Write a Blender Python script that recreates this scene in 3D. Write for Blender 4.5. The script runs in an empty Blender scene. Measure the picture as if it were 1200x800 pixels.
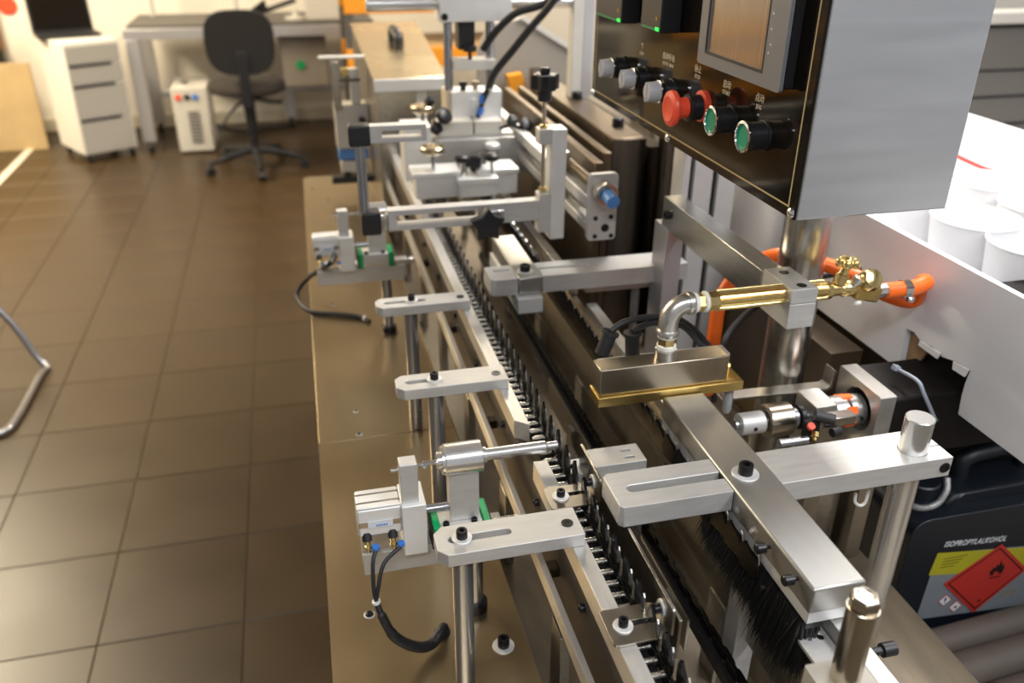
import bpy, bmesh, math, random
from mathutils import Vector, Matrix
from math import sin, cos, pi, radians as R
random.seed(4)
S = bpy.context.scene
C = S.collection
# ------------------------------------------------------------------ camera
# The machine's axes are the world axes. Lengths below are millimetres; w is the height above
# the bench plate, which stands 740 mm over the floor. The lens is 780 mm above the plate.
BENCH, LENS, FOC = 740.0, 780.0, 1004.0
AX = ((0.97075944, -0.1034871, 0.21660223), (-0.23994012, -0.4461306, 0.86220428), (0.00740587, -0.88896451, -0.4579162))
cam = bpy.data.objects.new('camera', bpy.data.cameras.new('camera'))
C.objects.link(cam)
cam.matrix_world = Matrix(((AX[0][0], -AX[0][1], -AX[0][2], 0), (AX[1][0], -AX[1][1], -AX[1][2], 0),
                           (AX[2][0], -AX[2][1], -AX[2][2], (BENCH + LENS) / 1000), (0, 0, 0, 1)))
cam.data.sensor_width = 36
cam.data.lens = FOC * 36 / 1200
cam.data.clip_start = 0.02
cam.data.dof.use_dof = True
cam.data.dof.focus_distance = 0.86
cam.data.dof.aperture_fstop = 4.5
S.camera = cam
# ------------------------------------------------------------------ world, lights, exposure
S.world = bpy.data.worlds.new('world'); S.world.use_nodes = True
S.world.node_tree.nodes['Background'].inputs[0].default_value = (0.9, 0.92, 1, 1)
S.world.node_tree.nodes['Background'].inputs[1].default_value = 0.3
def area(name, loc, sx, sy, power, col, rot=(0, 0, 0)):
    d = bpy.data.lights.new(name, 'AREA'); d.shape = 'RECTANGLE'; d.size = sx; d.size_y = sy; d.energy = power; d.color = col
    o = bpy.data.objects.new(name, d); C.objects.link(o); o.location = loc; o.rotation_euler = rot
area('overhead_light', (-2.5, 4.7, 2.78), 0.6, 1.6, 170, (1, .86, .62))
area('overhead_light', (-1.4, 3.0, 2.78), 0.5, 1.5, 32, (1, .84, .60))
area('overhead_light', (1.2, 4.6, 2.78), 0.5, 1.5, 62, (1, .88, .68))
area('overhead_light', (1.3, 1.9, 2.78), 0.5, 1.5, 66, (1, .96, .92))
area('overhead_light', (-0.3, -0.9, 2.78), 1.5, 0.4, 32, (.95, .97, 1))  # unseen neutral fill, added to brighten the crate and front faces
area('overhead_light', (1.5, -0.6, 2.78), 0.5, 1.5, 42, (.94, .96, 1))
S.view_settings.view_transform = 'Standard'; S.view_settings.look = 'None'
S.view_settings.gamma = 1; S.view_settings.use_curve_mapping = False
S.view_settings.exposure = 0.4
S.cycles.use_denoising = True
S.cycles.max_bounces = 8

# ------------------------------------------------------------------ pixel -> point on a known plane (mm)
def ray(px, py):
    c = (px - 600, py - 400, FOC)
    return [sum(AX[i][j] * c[j] for j in range(3)) for i in range(3)]
def P(px, py, w):
    r = ray(px, py); t = (w - LENS) / r[2]; return (r[0] * t, r[1] * t, w)
def PY(px, py, y):
    r = ray(px, py); t = y / r[1]; return (r[0] * t, y, r[2] * t + LENS)
def PX(px, py, x):
    r = ray(px, py); t = x / r[0]; return (x, r[1] * t, r[2] * t + LENS)

# ------------------------------------------------------------------ materials
def mat(name, col, rough=.5, metal=0., bump=0., bscale=60., var=0., vscale=8., stretch=None, coat=0., emit=None, spec=None, trans=0.):
    m = bpy.data.materials.new(name); m.use_nodes = True
    nt = m.node_tree; b = nt.nodes['Principled BSDF']
    b.inputs['Base Color'].default_value = (*col, 1); b.inputs['Roughness'].default_value = rough; b.inputs['Metallic'].default_value = metal
    if coat: b.inputs['Coat Weight'].default_value = coat; b.inputs['Coat Roughness'].default_value = .08
    if spec is not None: b.inputs['Specular IOR Level'].default_value = spec
    if trans: b.inputs['Transmission Weight'].default_value = trans
    if emit: b.inputs['Emission Color'].default_value = (*emit[:3], 1); b.inputs['Emission Strength'].default_value = emit[3]
    if bump or var:
        tc = nt.nodes.new('ShaderNodeTexCoord'); mp = nt.nodes.new('ShaderNodeMapping'); nt.links.new(tc.outputs['Object'], mp.inputs[0])
        if stretch: mp.inputs['Scale'].default_value = stretch
    if var:
        n = nt.nodes.new('ShaderNodeTexNoise'); n.inputs['Scale'].default_value = vscale; n.inputs['Detail'].default_value = 5
        nt.links.new(mp.outputs[0], n.inputs['Vector'])
        r = nt.nodes.new('ShaderNodeValToRGB'); r.color_ramp.elements[0].position = .3; r.color_ramp.elements[1].position = .7
        r.color_ramp.elements[0].color = (*[c * (1 - var) for c in col], 1); r.color_ramp.elements[1].color = (*[min(1, c * (1 + var)) for c in col], 1)
        nt.links.new(n.outputs[0], r.inputs[0]); nt.links.new(r.outputs[0], b.inputs['Base Color'])
        mr = nt.nodes.new('ShaderNodeMapRange'); mr.inputs[3].default_value = rough * .8; mr.inputs[4].default_value = min(1, rough * 1.25)
        nt.links.new(n.outputs[0], mr.inputs[0]); nt.links.new(mr.outputs[0], b.inputs['Roughness'])
    if bump:
        n = nt.nodes.new('ShaderNodeTexNoise'); n.inputs['Scale'].default_value = bscale; n.inputs['Detail'].default_value = 3
        nt.links.new(mp.outputs[0], n.inputs['Vector'])
        u = nt.nodes.new('ShaderNodeBump'); u.inputs['Strength'].default_value = bump; u.inputs['Distance'].default_value = .001
        nt.links.new(n.outputs[0], u.inputs['Height']); nt.links.new(u.outputs[0], b.inputs['Normal'])
    return m
M = {
 'alu': mat('milled aluminium', (.60, .59, .57), .5, .6, .12, 260, .06, 30, (1, 6, 6)),
 'aluy': mat('aluminium drawn along y', (.58, .57, .55), .4, .72, .12, 260, .06, 30, (6, 1, 6)),
 'alupale': mat('bright anodised aluminium', (.78, .78, .77), .45, .45, .08, 200, .04, 20),
 'alupol': mat('polished turned aluminium', (.78, .78, .77), .25, .9),
 'steel': mat('stainless tube', (.50, .485, .455), .24, 1, .1, 200, .12, 25, (6, 1, 6)),
 'post': mat('ground steel rod', (.42, .43, .46), .2, .85, .03, 120, .06, 20, (8, 8, 1)),
 'sheet': mat('bent stainless sheet', (.42, .39, .34), .3, 1, .08, 200, .1, 30),
 'plate': mat('tan stainless bench plate', (.37, .285, .17), .3, .9, .03, 120, .06, 5, (3, 1, 1)),
 'trough': mat('brown stained steel', (.20, .16, .11), .5, .3, .08, 120, .25, 9, (4, 1, 1)),
 'darksteel': mat('dark glossy stainless', (.12, .10, .085), .22, 1, .05, 90, .25, 14, (6, 6, .5)),
 'brownmetal': mat('brown aluminium', (.15, .112, .075), .38, .85, .06, 120, .1, 12),
 'boxside': mat('brushed control box', (.66, .67, .68), .38, .85, .05, 90, .03, 6, (1, 1, 10)),
 'nickel': mat('tinted nickel', (.55, .49, .40), .22, 1, .04, 120, .06, 30),
 'brass': mat('brass', (.80, .62, .27), .22, 1, .08, 120, .10, 40),
 'brassflat': mat('weathered brass plate', (.62, .45, .16), .34, 1, .08, 120, .15, 40),
 'burner': mat('heat tinted steel', (.34, .29, .22), .3, .95, .0, 120, .14, 12),
 'ptfe': mat('white thread tape', (.82, .80, .74), .6, 0, .4, 200),
 'galv': mat('cast fitting', (.72, .70, .66), .3, 1, .25, 120, .1, 60),
 'black': mat('black oxide steel', (.022, .022, .024), .34, .6),
 'blackp': mat('black plastic', (.014, .014, .016), .42),
 'blackg': mat('oiled black chain', (.012, .012, .012), .28, .7),
 'rubber': mat('black rubber', (.02, .02, .022), .5),
 'chainpin': mat('bright chain roller', (.68, .66, .62), .2, 1),
 'glossblack': mat('black glass panel', (.010, .008, .006), .08, 0, spec=.2),
 'gold': mat('printed gold line', (.55, .42, .2), .4),
 'print': mat('printed lettering', (.62, .55, .42), .5),
 'hmi': mat('grey bezel', (.19, .20, .22), .35),
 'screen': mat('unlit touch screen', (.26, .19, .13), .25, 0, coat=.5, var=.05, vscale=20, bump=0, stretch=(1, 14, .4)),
 'green': mat('green button', (.01, .30, .17), .4),
 'greenseal': mat('green end seal', (.0, .30, .09), .35),
 'red': mat('red mushroom', (.88, .085, .035), .35),
 'led': mat('green led', (.02, .5, .08), .4, emit=(.02, 1, .1, .8)),
 'chrome': mat('chrome', (.85, .85, .85), .1, 1),
 'knobgrey': mat('grey selector', (.50, .50, .52), .45),
 'orange': mat('orange hose', (.85, .14, .01), .38, 0),
 'blue': mat('blue fitting', (.05, .2, .65), .35),
 'bluetip': mat('light blue cap', (.09, .26, .62), .4),
 'white': mat('white board', (.72, .72, .74), .55, 0, .05, 100, .03, 4),
 'cup': mat('white paper cup', (.84, .84, .85), .45),
 'card': mat('raw cardboard', (.32, .2, .1), .9, 0, .6, 60, .4, 30),
 'can': mat('blue black polyethylene', (.004, .0065, .011), .42, 0, .15, 30),  # black plastic, darkened further for the crate's shade on it
 'labelsilver': mat('silver label', (.17, .19, .21), .45, 0, var=.06, vscale=14),
 'yellow': mat('yellow label', (.36, .33, .012), .5),
 'redlab': mat('red hazard label', (.42, .022, .014), .5),
 'inkblack': mat('black ink', (.008, .006, .006), .6, spec=.2),
 'inkwhite': mat('white ink', (.62, .64, .66), .6),
 'roll': mat('grey brown tube', (.10, .08, .065), .6, 0, .2, 40, .2, 8),
 'tile': mat('brown glazed floor tile', (.044, .026, .0105), .34, 0, .12, 12, .16, 3.2, spec=.38),
 'grout': mat('tile grout', (.075, .057, .032), .6), 'cabbrown': mat('brown-lit steel', (.10, .072, .045), .35, .4), 'web': mat('shade-toned web', (.07, .055, .04), .6, .3), 'cast': mat('matt block', (.42, .40, .35), .6, .2), 'beam': mat('satin box tube', (.42, .41, .385), .4, .85, .04, 120, .05, 12, (6, 1, 6)),  # cabbrown holds brown light on steel, web the rail gap's shade
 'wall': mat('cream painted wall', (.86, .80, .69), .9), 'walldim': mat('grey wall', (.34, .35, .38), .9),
 'ceil': mat('ceiling', (.62, .62, .62), .95),
 'skirt': mat('skirting', (.66, .60, .48), .6),
 'cabwhite': mat('white cabinet', (.80, .77, .70), .5),
 'cabgrey': mat('grey drawer front', (.42, .40, .37), .5),
 'desk': mat('dark desk mat', (.10, .09, .08), .5),
 'deskalu': mat('desk aluminium profile', (.58, .57, .58), .4, .7),
 'fabric': mat('black chair fabric', (.012, .011, .011), .95, 0, .3, 200),
 'seatfab': mat('lighter seat fabric', (.035, .028, .024), .95, 0, .3, 200),  # seat tone lighter than the backrest
 'board': mat('plywood board', (.50, .36, .18), .7, 0, 0, 10, .08, 6),
 'orangerack': mat('orange rack beam', (.85, .33, .02), .45),
 'greybox': mat('grey steel cabinet', (.25, .22, .18), .5),
 'unit': mat('pale grey housing', (.62, .59, .53), .5),
 'vent': mat('dark vent', (.20, .19, .18), .6),
 'cover': mat('brushed steel hood', (.68, .57, .38), .26, 1, .05, 90, .08, 5),
 'beige': mat('beige machine panel', (.58, .49, .36), .55),
 'greyp': mat('grey painted panel', (.33, .30, .25), .5),
 'darkgrey': mat('dark grey housing', (.06, .055, .05), .5),
 'sleeve': mat('braided sleeve', (.02, .02, .022), .4, .2, 1.0, 420),
 'bristle': mat('black bristle', (.006, .006, .006), .6),
 'tie': mat('cable tie', (.75, .74, .7), .5),
 'tiegrey': mat('grey blue tie', (.36, .40, .47), .45),
 'clear': mat('clear tube', (.35, .36, .36), .2, .3),
 'redwire': mat('red wire', (.7, .04, .03), .4),
 'amber': mat('amber sticker', (.45, .25, .02), .5),
}
MM = .001
ORI = {}
# ------------------------------------------------------------------ mesh builder
def frame(d):
    d = Vector(d).normalized()
    return d.to_track_quat('Z', 'Y').to_matrix()
def smooth_path(pts, n=8):
    pts = [Vector(p) for p in pts]; out = []
    q = [pts[0] * 2 - pts[1]] + pts + [pts[-1] * 2 - pts[-2]]
    for i in range(1, len(q) - 2):
        for k in range(n):
            t = k / n; a, b, c, d = q[i - 1:i + 3]
            out.append(.5 * ((2 * b) + (c - a) * t + (2 * a - 5 * b + 4 * c - d) * t * t + (3 * b - a - 3 * c + d) * t ** 3))
    return out + [pts[-1]]
class MB:
    def __init__(s): s.bm = bmesh.new()
    def _faces(s, vs, fs):
        v = [s.bm.verts.new(p) for p in vs]
        for f in fs:
            try: s.bm.faces.new([v[i] for i in f])
            except ValueError: pass
        return s
    def box(s, x0, x1, y0, y1, z0, z1):
        v = [(x, y, z) for x in (x0, x1) for y in (y0, y1) for z in (z0, z1)]
        return s._faces(v, [(0, 1, 3, 2), (4, 6, 7, 5), (0, 4, 5, 1), (2, 3, 7, 6), (0, 2, 6, 4), (1, 5, 7, 3)])
    def obox(s, c, sz, rot=(0, 0, 0)):
        m = Matrix.Rotation(R(rot[2]), 3, 'Z') @ Matrix.Rotation(R(rot[1]), 3, 'Y') @ Matrix.Rotation(R(rot[0]), 3, 'X')
        v = [Vector(c) + m @ Vector((x * sz[0] / 2, y * sz[1] / 2, z * sz[2] / 2)) for x in (-1, 1) for y in (-1, 1) for z in (-1, 1)]
        return s._faces(v, [(0, 1, 3, 2), (4, 6, 7, 5), (0, 4, 5, 1), (2, 3, 7, 6), (0, 2, 6, 4), (1, 5, 7, 3)])
    def lathe(s, prof, o, d=(0, 0, 1), seg=24, caps=True, a0=0, flat=None):
        m = frame(d); o = Vector(o); rings = []
        for r, h in prof:
            rings.append([s.bm.verts.new(o + m @ Vector((r * cos(a0 + 2 * pi * k / seg), r * sin(a0 + 2 * pi * k / seg), h))) for k in range(seg)])
        for a, b in zip(rings, rings[1:]):
            for k in range(seg): s.bm.faces.new((a[k], a[(k + 1) % seg], b[(k + 1) % seg], b[k]))
        if caps:
            s.bm.faces.new(rings[0][::-1]); s.bm.faces.new(rings[-1])
        return s
    def cyl(s, a, b, r, seg=24, r2=None):
        a, b = Vector(a), Vector(b); L = (b - a).length; r2 = r if r2 is None else r2
        c = min(r, r2) * .06
        return s.lathe([(r - c, 0), (r, c), (r2, L - c), (r2 - c, L)], a, b - a, seg)
    def tube(s, pts, r, seg=10, n=8, sm=True):
        p = smooth_path(pts, n) if sm else [Vector(q) for q in pts]; rings = []
        up = None
        for i, q in enumerate(p):
            t = (p[min(i + 1, len(p) - 1)] - p[max(i - 1, 0)]).normalized()
            if up is None: up = t.orthogonal().normalized()
            up = (up - t * up.dot(t)).normalized(); sd = t.cross(up)
            rr = r[min(int(i * len(r) / len(p)), len(r) - 1)] if isinstance(r, (list, tuple)) else r
            rings.append([s.bm.verts.new(q + rr * (up * cos(2 * pi * k / seg) + sd * sin(2 * pi * k / seg))) for k in range(seg)])
        for a, b in zip(rings, rings[1:]):
            for k in range(seg): s.bm.faces.new((a[k], a[(k + 1) % seg], b[(k + 1) % seg], b[k]))
        s.bm.faces.new(rings[0][::-1]); s.bm.faces.new(rings[-1]); return s
    def prism(s, outer, holes, a, b, axis='z'):
        """outline (and holes) in two axes, thickness a..b along the third"""
        def p3(u, v, t): return {'z': (u, v, t), 'x': (t, u, v), 'y': (u, t, v)}[axis]
        for t in (a, b):
            es = []
            for loop in [outer] + holes:
                vs = [s.bm.verts.new(p3(u, v, t)) for u, v in loop]
                es += [s.bm.edges.new((vs[i], vs[(i + 1) % len(vs)])) for i in range(len(vs))]
            bmesh.ops.triangle_fill(s.bm, use_beauty=True, use_dissolve=False, edges=es)
        for loop in [outer] + holes:
            n = len(loop)
            for i in range(n):
                u, v = loop[i], loop[(i + 1) % n]
                s._faces([p3(*u, a), p3(*v, a), p3(*v, b), p3(*u, b)], [(0, 1, 2, 3)])
        return s
    def rot(s, deg, axis, c):
        bmesh.ops.rotate(s.bm, verts=s.bm.verts, cent=Vector(c), matrix=Matrix.Rotation(R(deg), 3, axis)); return s
    def build(s, name, m, parent=None, bev=0., ang=35, **props):
        bmesh.ops.remove_doubles(s.bm, verts=s.bm.verts, dist=.004)
        bmesh.ops.recalc_face_normals(s.bm, faces=s.bm.faces)
        o = ORI.get(parent.name, (0, 0, 0)) if parent else None
        if o is None:
            vs = [v.co for v in s.bm.verts]
            o = ((min(v.x for v in vs) + max(v.x for v in vs)) / 2, (min(v.y for v in vs) + max(v.y for v in vs)) / 2, min(v.z for v in vs))
        for v in s.bm.verts: v.co = (v.co - Vector(o)) * MM
        me = bpy.data.meshes.new(name); s.bm.to_mesh(me); s.bm.free()
        me.materials.append(M[m] if isinstance(m, str) else m)
        for p in me.polygons: p.use_smooth = True
        me.set_sharp_from_angle(angle=R(ang))
        ob = bpy.data.objects.new(name, me); C.objects.link(ob)
        if parent: ob.parent = parent
        else: ob.location = (o[0] * MM, o[1] * MM, (o[2] + BENCH) * MM)
        ORI[ob.name] = o
        if bev:
            b = ob.modifiers.new('bevel', 'BEVEL'); b.width = bev * MM; b.segments = 2; b.limit_method = 'ANGLE'; b.angle_limit = R(40)
        for k, v in props.items(): ob[k] = v
        return ob
def thing(name, label, cat, o=(0, 0, 0), group=None):
    e = bpy.data.objects.new(name, None); C.objects.link(e); e.empty_display_size = .02
    e.location = (o[0] * MM, o[1] * MM, (o[2] + BENCH) * MM); ORI[e.name] = tuple(o)
    e['label'] = label; e['category'] = cat
    if group: e['group'] = group
    return e
def tag(o, label, cat, group=None):
    o['label'] = label; o['category'] = cat
    if group: o['group'] = group
    return o
def put(name, mesh, parent, loc, rz=0, **props):
    o = bpy.data.objects.new(name, mesh); C.objects.link(o); o.parent = parent
    q = ORI.get(parent.name, (0, 0, 0))
    o.location = [(a - b) * MM for a, b in zip(loc, q)]; o.rotation_euler = (0, 0, rz)
    for k, v in props.items(): o[k] = v
    return o
def circ(cx, cy, r, n=16, a0=0): return [(cx + r * cos(a0 + 2 * pi * k / n), cy + r * sin(a0 + 2 * pi * k / n)) for k in range(n)]
def slot(x0, x1, y, r, n=8):
    return [(x1 + r * sin(pi * k / n), y - r * cos(pi * k / n)) for k in range(n + 1)] + [(x0 - r * sin(pi * k / n), y + r * cos(pi * k / n)) for k in range(n + 1)]
def rrect(x0, x1, y0, y1, r, n=5):
    o = []
    for cx, cy, a in ((x1 - r, y1 - r, 0), (x0 + r, y1 - r, 90), (x0 + r, y0 + r, 180), (x1 - r, y0 + r, 270)):
        o += [(cx + r * cos(R(a + 90 * k / n)), cy + r * sin(R(a + 90 * k / n))) for k in range(n + 1)]
    return o
def screw(parent, p, d=(0, 0, 1), r=6, h=8, washer=0, under=0, label='black socket head screw'):
    """socket head cap screw standing on p; a washer below it; a sub-part hex is the recess itself"""
    p = Vector(p); d = Vector(d).normalized(); t = 1.6 if washer else 0
    if washer:
        MB().lathe([(washer - .3, 0), (washer, .3), (washer, t - .3), (washer - .3, t)], p, d, 28).build('washer', 'alupale', parent)
    m = MB(); q = p + d * t
    m.lathe([(r, 0), (r, h * .93), (r * .93, h)], q, d, 24, caps=False)
    f = frame(d)
    outer = [q + f @ Vector((r * .93 * cos(2 * pi * k / 24), r * .93 * sin(2 * pi * k / 24), h)) for k in range(24)]
    hx = [q + f @ Vector((r * .56 * cos(2 * pi * (k // 4) / 6), r * .56 * sin(2 * pi * (k // 4) / 6), h)) for k in range(24)]
    dp = [v - d * h * .55 for v in hx[::4]]
    m._faces(outer + hx, [(k, (k + 1) % 24, 24 + (k + 1) % 24, 24 + k) if hx[k] != hx[(k + 1) % 24] else (k, (k + 1) % 24, 24 + k) for k in range(24)])
    h6 = hx[::4]
    m._faces(h6 + dp, [(k, (k + 1) % 6, 6 + (k + 1) % 6, 6 + k) for k in range(6)] + [tuple(range(6, 12))])
    m.build('cap_screw', 'black', parent, ang=50)

def text(name, body, size, m, parent, loc, rot, extr=.15, shear=0, align='CENTER', bold=0):
    cu = bpy.data.curves.new(name, 'FONT'); cu.body = body; cu.size = size * MM; cu.extrude = extr * MM; cu.align_x = align; cu.shear = shear; cu.space_character = 1.12 if shear else 1; cu.offset = bold * MM
    cu.materials.append(M[m]); tmp = bpy.data.objects.new(name, cu); C.objects.link(tmp)
    me = bpy.data.meshes.new_from_object(tmp); bpy.data.objects.remove(tmp)
    o = bpy.data.objects.new(name, me); C.objects.link(o); o.parent = parent
    q = ORI[parent.name]; o.location = [(a - b) * MM for a, b in zip(loc, q)]; o.rotation_euler = rot
    return o
# ================================================================== the room
FL = -BENCH
fl = MB().box(-3300, 3300, -2500, 7000, FL - 60, FL - 2.5).build('floor', 'grout', None, kind='structure')
tm = bpy.data.meshes.new('tile')
bm = MB().box(-161, 161, -161, 161, 0, 6); bmesh.ops.bevel(bm.bm, geom=[e for e in bm.bm.edges if all(v.co.z > 3 for v in e.verts)], offset=1.4, segments=1, affect='EDGES')
for v in bm.bm.verts: v.co *= MM
bm.bm.to_mesh(tm); tm.materials.append(M['tile'])
for i in range(-6, 5):
    for j in range(0, 20):
        x = -574 + 324 * i + 162 + 6; y = 1282 + 324 * j + 162 - 2
        if y > 6840: continue
        put('floor_tile', tm, fl, (x, y, FL - 5.6))
MB().box(-3300, 3300, 6860, 6960, FL, 2060).build('wall_back', 'wall', None, kind='structure')
MB().box(-3300, -3200, -2500, 6860, FL, 2060).build('wall_left', 'walldim', None, kind='structure')
MB().box(3200, 3300, -2500, 6860, FL, 2060).build('wall_right', 'walldim', None, kind='structure')
MB().box(-3300, 3300, -2600, -2500, FL, 2060).build('wall_front', 'walldim', None, kind='structure')
MB().box(-3300, 3300, -2500, 6960, 2060, 2120).build('ceiling', 'ceil', None, kind='structure')
MB().box(-3200, 3200, 6842, 6860, FL, FL + 90).build('baseboard_back', 'skirt', None, bev=2, kind='structure')
a, b = P(0, 212, FL), P(37, 174, FL)
dv = (Vector(b) - Vector(a)).normalized(); nv = Vector((-dv.y, dv.x, 0)) * 24
aa, bb = Vector(a) - dv * 900, Vector(b) + dv * 150
MB().prism([tuple((aa - nv).xy), tuple((bb - nv).xy), tuple((bb + nv).xy), tuple((aa + nv).xy)], [], FL, FL + 6, 'z').build('trim_1', 'skirt', None, kind='structure')

# ================================================================== bench
bench = thing('machine_bench', 'long tan stainless bench plate with dark central trough carrying the conveyor', 'machine', (0, 1500, FL))
L0, L1 = P(390, 800, 0), P(355, 207, 0)
kx = (L1[0] - L0[0]) / (L1[1] - L0[1]); lx = lambda y: L0[0] + kx * (y - L0[1])
seam = 1190.
MB().prism([(lx(250), 250), (201, 250), (201, seam - .8), (lx(seam), seam - .8)], [], -8, 0, 'z').build('bench_plate', 'plate', bench, bev=.8)
MB().prism([(lx(seam), seam + .8), (201, seam + .8), (201, 2700), (190, 2712), (lx(2712) + 14, 2712), (lx(2712), 2698)], [], -8, 0, 'z').build('bench_plate', 'plate', bench, bev=.8)
MB().box(10, 196, 240, 2690, -60, -8).box(30, 180, 260, 2650, -120, -60).build('bench_frame', 'sheet', bench)
MB().box(201, 470, 250, 2700, -66, -60.2).build('trough_floor', 'trough', bench)
MB().box(201, 204, 250, 2700, -60, -8).build('trough_side', 'trough', bench)
MB().box(470, 681, 250, 2700, -8, 0).build('bench_plate', 'trough', bench, bev=.8, label='brown stained plate strip right of the chains')
MB().box(467, 470, 250, 2700, -60, 0).build('trough_side', 'trough', bench)
for x in (40, 640):
    for y in (300, 2600): MB().box(x - 30, x + 30, y - 30, y + 30, FL, -60).build('leg', 'sheet', bench, bev=1)
MB().box(30, 640, 2560, 2620, -160, -66).box(30, 640, 280, 340, -160, -66).build('cross_rail', 'sheet', bench)
for (px, py, r) in ((417, 482, 3.2), (421, 509, 4), (433, 720, 5.5), (390, 357, 4), (385, 235, 4), (366, 222, 3)):
    p = P(px, py, 0)
    MB().lathe([(r * 1.25, 0), (r * 1.25, .6), (r * .9, 1)], p, seg=18).build('washer', 'alupale', bench)
    MB().lathe([(r, 0.8), (r * .9, 2.4), (r * .45, 3.2), (r * .4, 2.2)], p, seg=16).build('plate_screw', 'black', bench)
screw(bench, P(590, 757, 0), r=7, h=12, washer=13)

# ================================================================== conveyor rails
def rail(name, label, sgn, x_in, y0, y1, segs):
    """sgn=+1: left rail, the chain on its right. x_in is the chain side face of the upper bar"""
    t = thing(name, label, 'conveyor rail', (x_in, 900, -60))
    for a, b, tap in segs:
        if tap:
            MB().prism([(x_in - sgn * 16, a + 14), (x_in - sgn * 16, b), (x_in, b), (x_in, a)], [], 190, 215, 'z').build('guide_bar', 'aluy', t, bev=.5)
        else:
            MB().box(min(x_in, x_in - sgn * 16), max(x_in, x_in - sgn * 16), a, b, 190, 215).build('guide_bar', 'aluy', t, bev=.5)
    w0, w1 = sorted((x_in - sgn * 12, x_in - sgn * 4))
    MB().box(w0, w1, y0, y1, 62, 189.5).build('web_plate', 'web' if sgn > 0 else 'sheet', t, bev=.4)  # left web coloured dark for the shade under its guide bar
    w0, w1 = sorted((x_in - sgn * 26, x_in - sgn * 33))
    MB().box(w0, w1, y0, y1, 131, 150).build('outer_bar', 'aluy', t, bev=.5)
    w0, w1 = sorted((x_in - sgn * 12.2, x_in - sgn * 26))
    for y in range(int(y0) + 40, int(y1), 300): MB().box(w0, w1, y, y + 14, 133, 145).build('bar_spacer', 'darksteel', t)
    for y in range(int(y0) + 90, int(y1), 170):
        if y > 1700: break
        screw(t, (x_in - sgn * 12.2, y, 165), (-sgn, 0, 0), r=4.5, h=5)
    for y in range(int(y0) + 60, int(y1), 260):
        w0, w1 = sorted((x_in - sgn * 2, x_in - sgn * 14))
        MB().box(w0, w1, y, y + 36, -60, 62).build('foot_plate', 'steel', t, bev=.4)
    return t
rail('conveyor_rail', 'left aluminium conveyor rail under the three slotted arms', 1, 235.5, 330, 2450, [(330, 770, False), (845, 2450, True)])
rail('conveyor_rail', 'right aluminium conveyor rail under the gas burner', -1, 413, 330, 2450, [(330, 640, False), (700, 1165, False), (1255, 2450, False)])

# ================================================================== chains
rm = MB().lathe([(2.4, -10), (2.4, -8), (3.7, -7.9), (3.7, -2.6), (2.9, -2.5), (2.9, -1.5), (3.7, -1.4), (3.7, 4), (2.6, 4.1), (2.6, 9)], (0, 0, 0), (1, 0, 0), 14)
for v in rm.bm.verts: v.co *= MM
bmesh.ops.recalc_face_normals(rm.bm, faces=rm.bm.faces)
roller_me = bpy.data.meshes.new('roller'); rm.bm.to_mesh(roller_me); roller_me.materials.append(M['chainpin'])
for p in roller_me.polygons: p.use_smooth = True
roller_me.set_sharp_from_angle(angle=R(35))
def link_mesh(z0, dark='blackg'):
    m = MB()
    for x in (2.4, 5.2):
        o = [(u, v) for u, v in slot(-8, 8, 0, 6.5, 5)]
        o = [(u, v * (.75 if abs(u) < 3 else 1)) for u, v in o]
        m.prism(o, [], x, x + 1.8, 'x')
    for v in m.bm.verts: v.co *= MM
    bmesh.ops.recalc_face_normals(m.bm, faces=m.bm.faces)
    me = bpy.data.meshes.new('link'); m.bm.to_mesh(me); me.materials.append(M[dark]); return me
link_me = link_mesh(0)
def fin_mesh(sg):
    m = MB().prism([(-13, -6), (13, -6), (13, 12), (11, 20), (8, 23), (-4, 17), (-13, 9)], [], -1.4, 1.4, 'x')
    m.prism([(12.6, 0), (14.2, 0), (14.2, 14), (11.5, 22.5), (8.4, 24.6), (8, 23), (11, 20), (12.6, 12)], [], -1.5, 1.5, 'x')
    m.box(*sorted((-sg * 6, -sg * 1)), -7, 7, -6, -3)
    for v in m.bm.verts: v.co *= MM
    bmesh.ops.recalc_face_normals(m.bm, faces=m.bm.faces)
    me = bpy.data.meshes.new('fin'); m.bm.to_mesh(me); me.materials.append(M['blackg']); return me
def edge_mesh():
    m = MB().prism([(14.3, -1), (15, -1), (15, 14), (12.3, 22.8), (9.2, 25.4), (8.6, 24.4), (11.7, 22.2), (14.3, 14)], [], -.7, .7, 'x')
    for v in m.bm.verts: v.co *= MM
    me = bpy.data.meshes.new('fin_edge'); m.bm.to_mesh(me); me.materials.append(M['chainpin']); return me
fe = edge_mesh()
def chain(name, label, x, w, y0, n, sg, fins=True, rollers=True):
    t = thing(name, label, 'chain', (x, y0, w - 7)); fm = fin_mesh(sg)
    for k in range(n):
        y = y0 + 15.875 * k
        put('chain_link', link_me, t, (x + (1.9 if k % 2 else 0), y, w))
        if rollers: put('chain_roller', roller_me, t, (x - sg * 1.5, y - 8, w), rz=0 if sg > 0 else pi)
        if fins and k % 2:
            f = put('carrier_fin', fm, t, (x + sg * 9.6, y, w + 6), rz=R(-7 * sg))
            e = bpy.data.objects.new('glint_edge', fe); C.objects.link(e); e.parent = f; e.rotation_euler = (0, 0, pi); e['label'] = 'thin bright strip for the glint on the fin edge'  # bright strip carries the glint on the fin's shiny edge
    MB().box(x - 4, x + 4, y0 - 12, y0 + 15.9 * n + 200, w - 22, w - 7).build('chain_guide', 'blackp', t)
    return t
chain('conveyor_chain', 'left roller chain with black saw-tooth fins beside the slotted arms', 246, 205, 392, 92, 1)
chain('conveyor_chain', 'right roller chain with black fins passing under the burner', 387, 205, 545, 84, -1)
chain('return_chain', 'plain black return chain low in the dark trough', 388, 48, 420, 78, 1, False, False)

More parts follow.
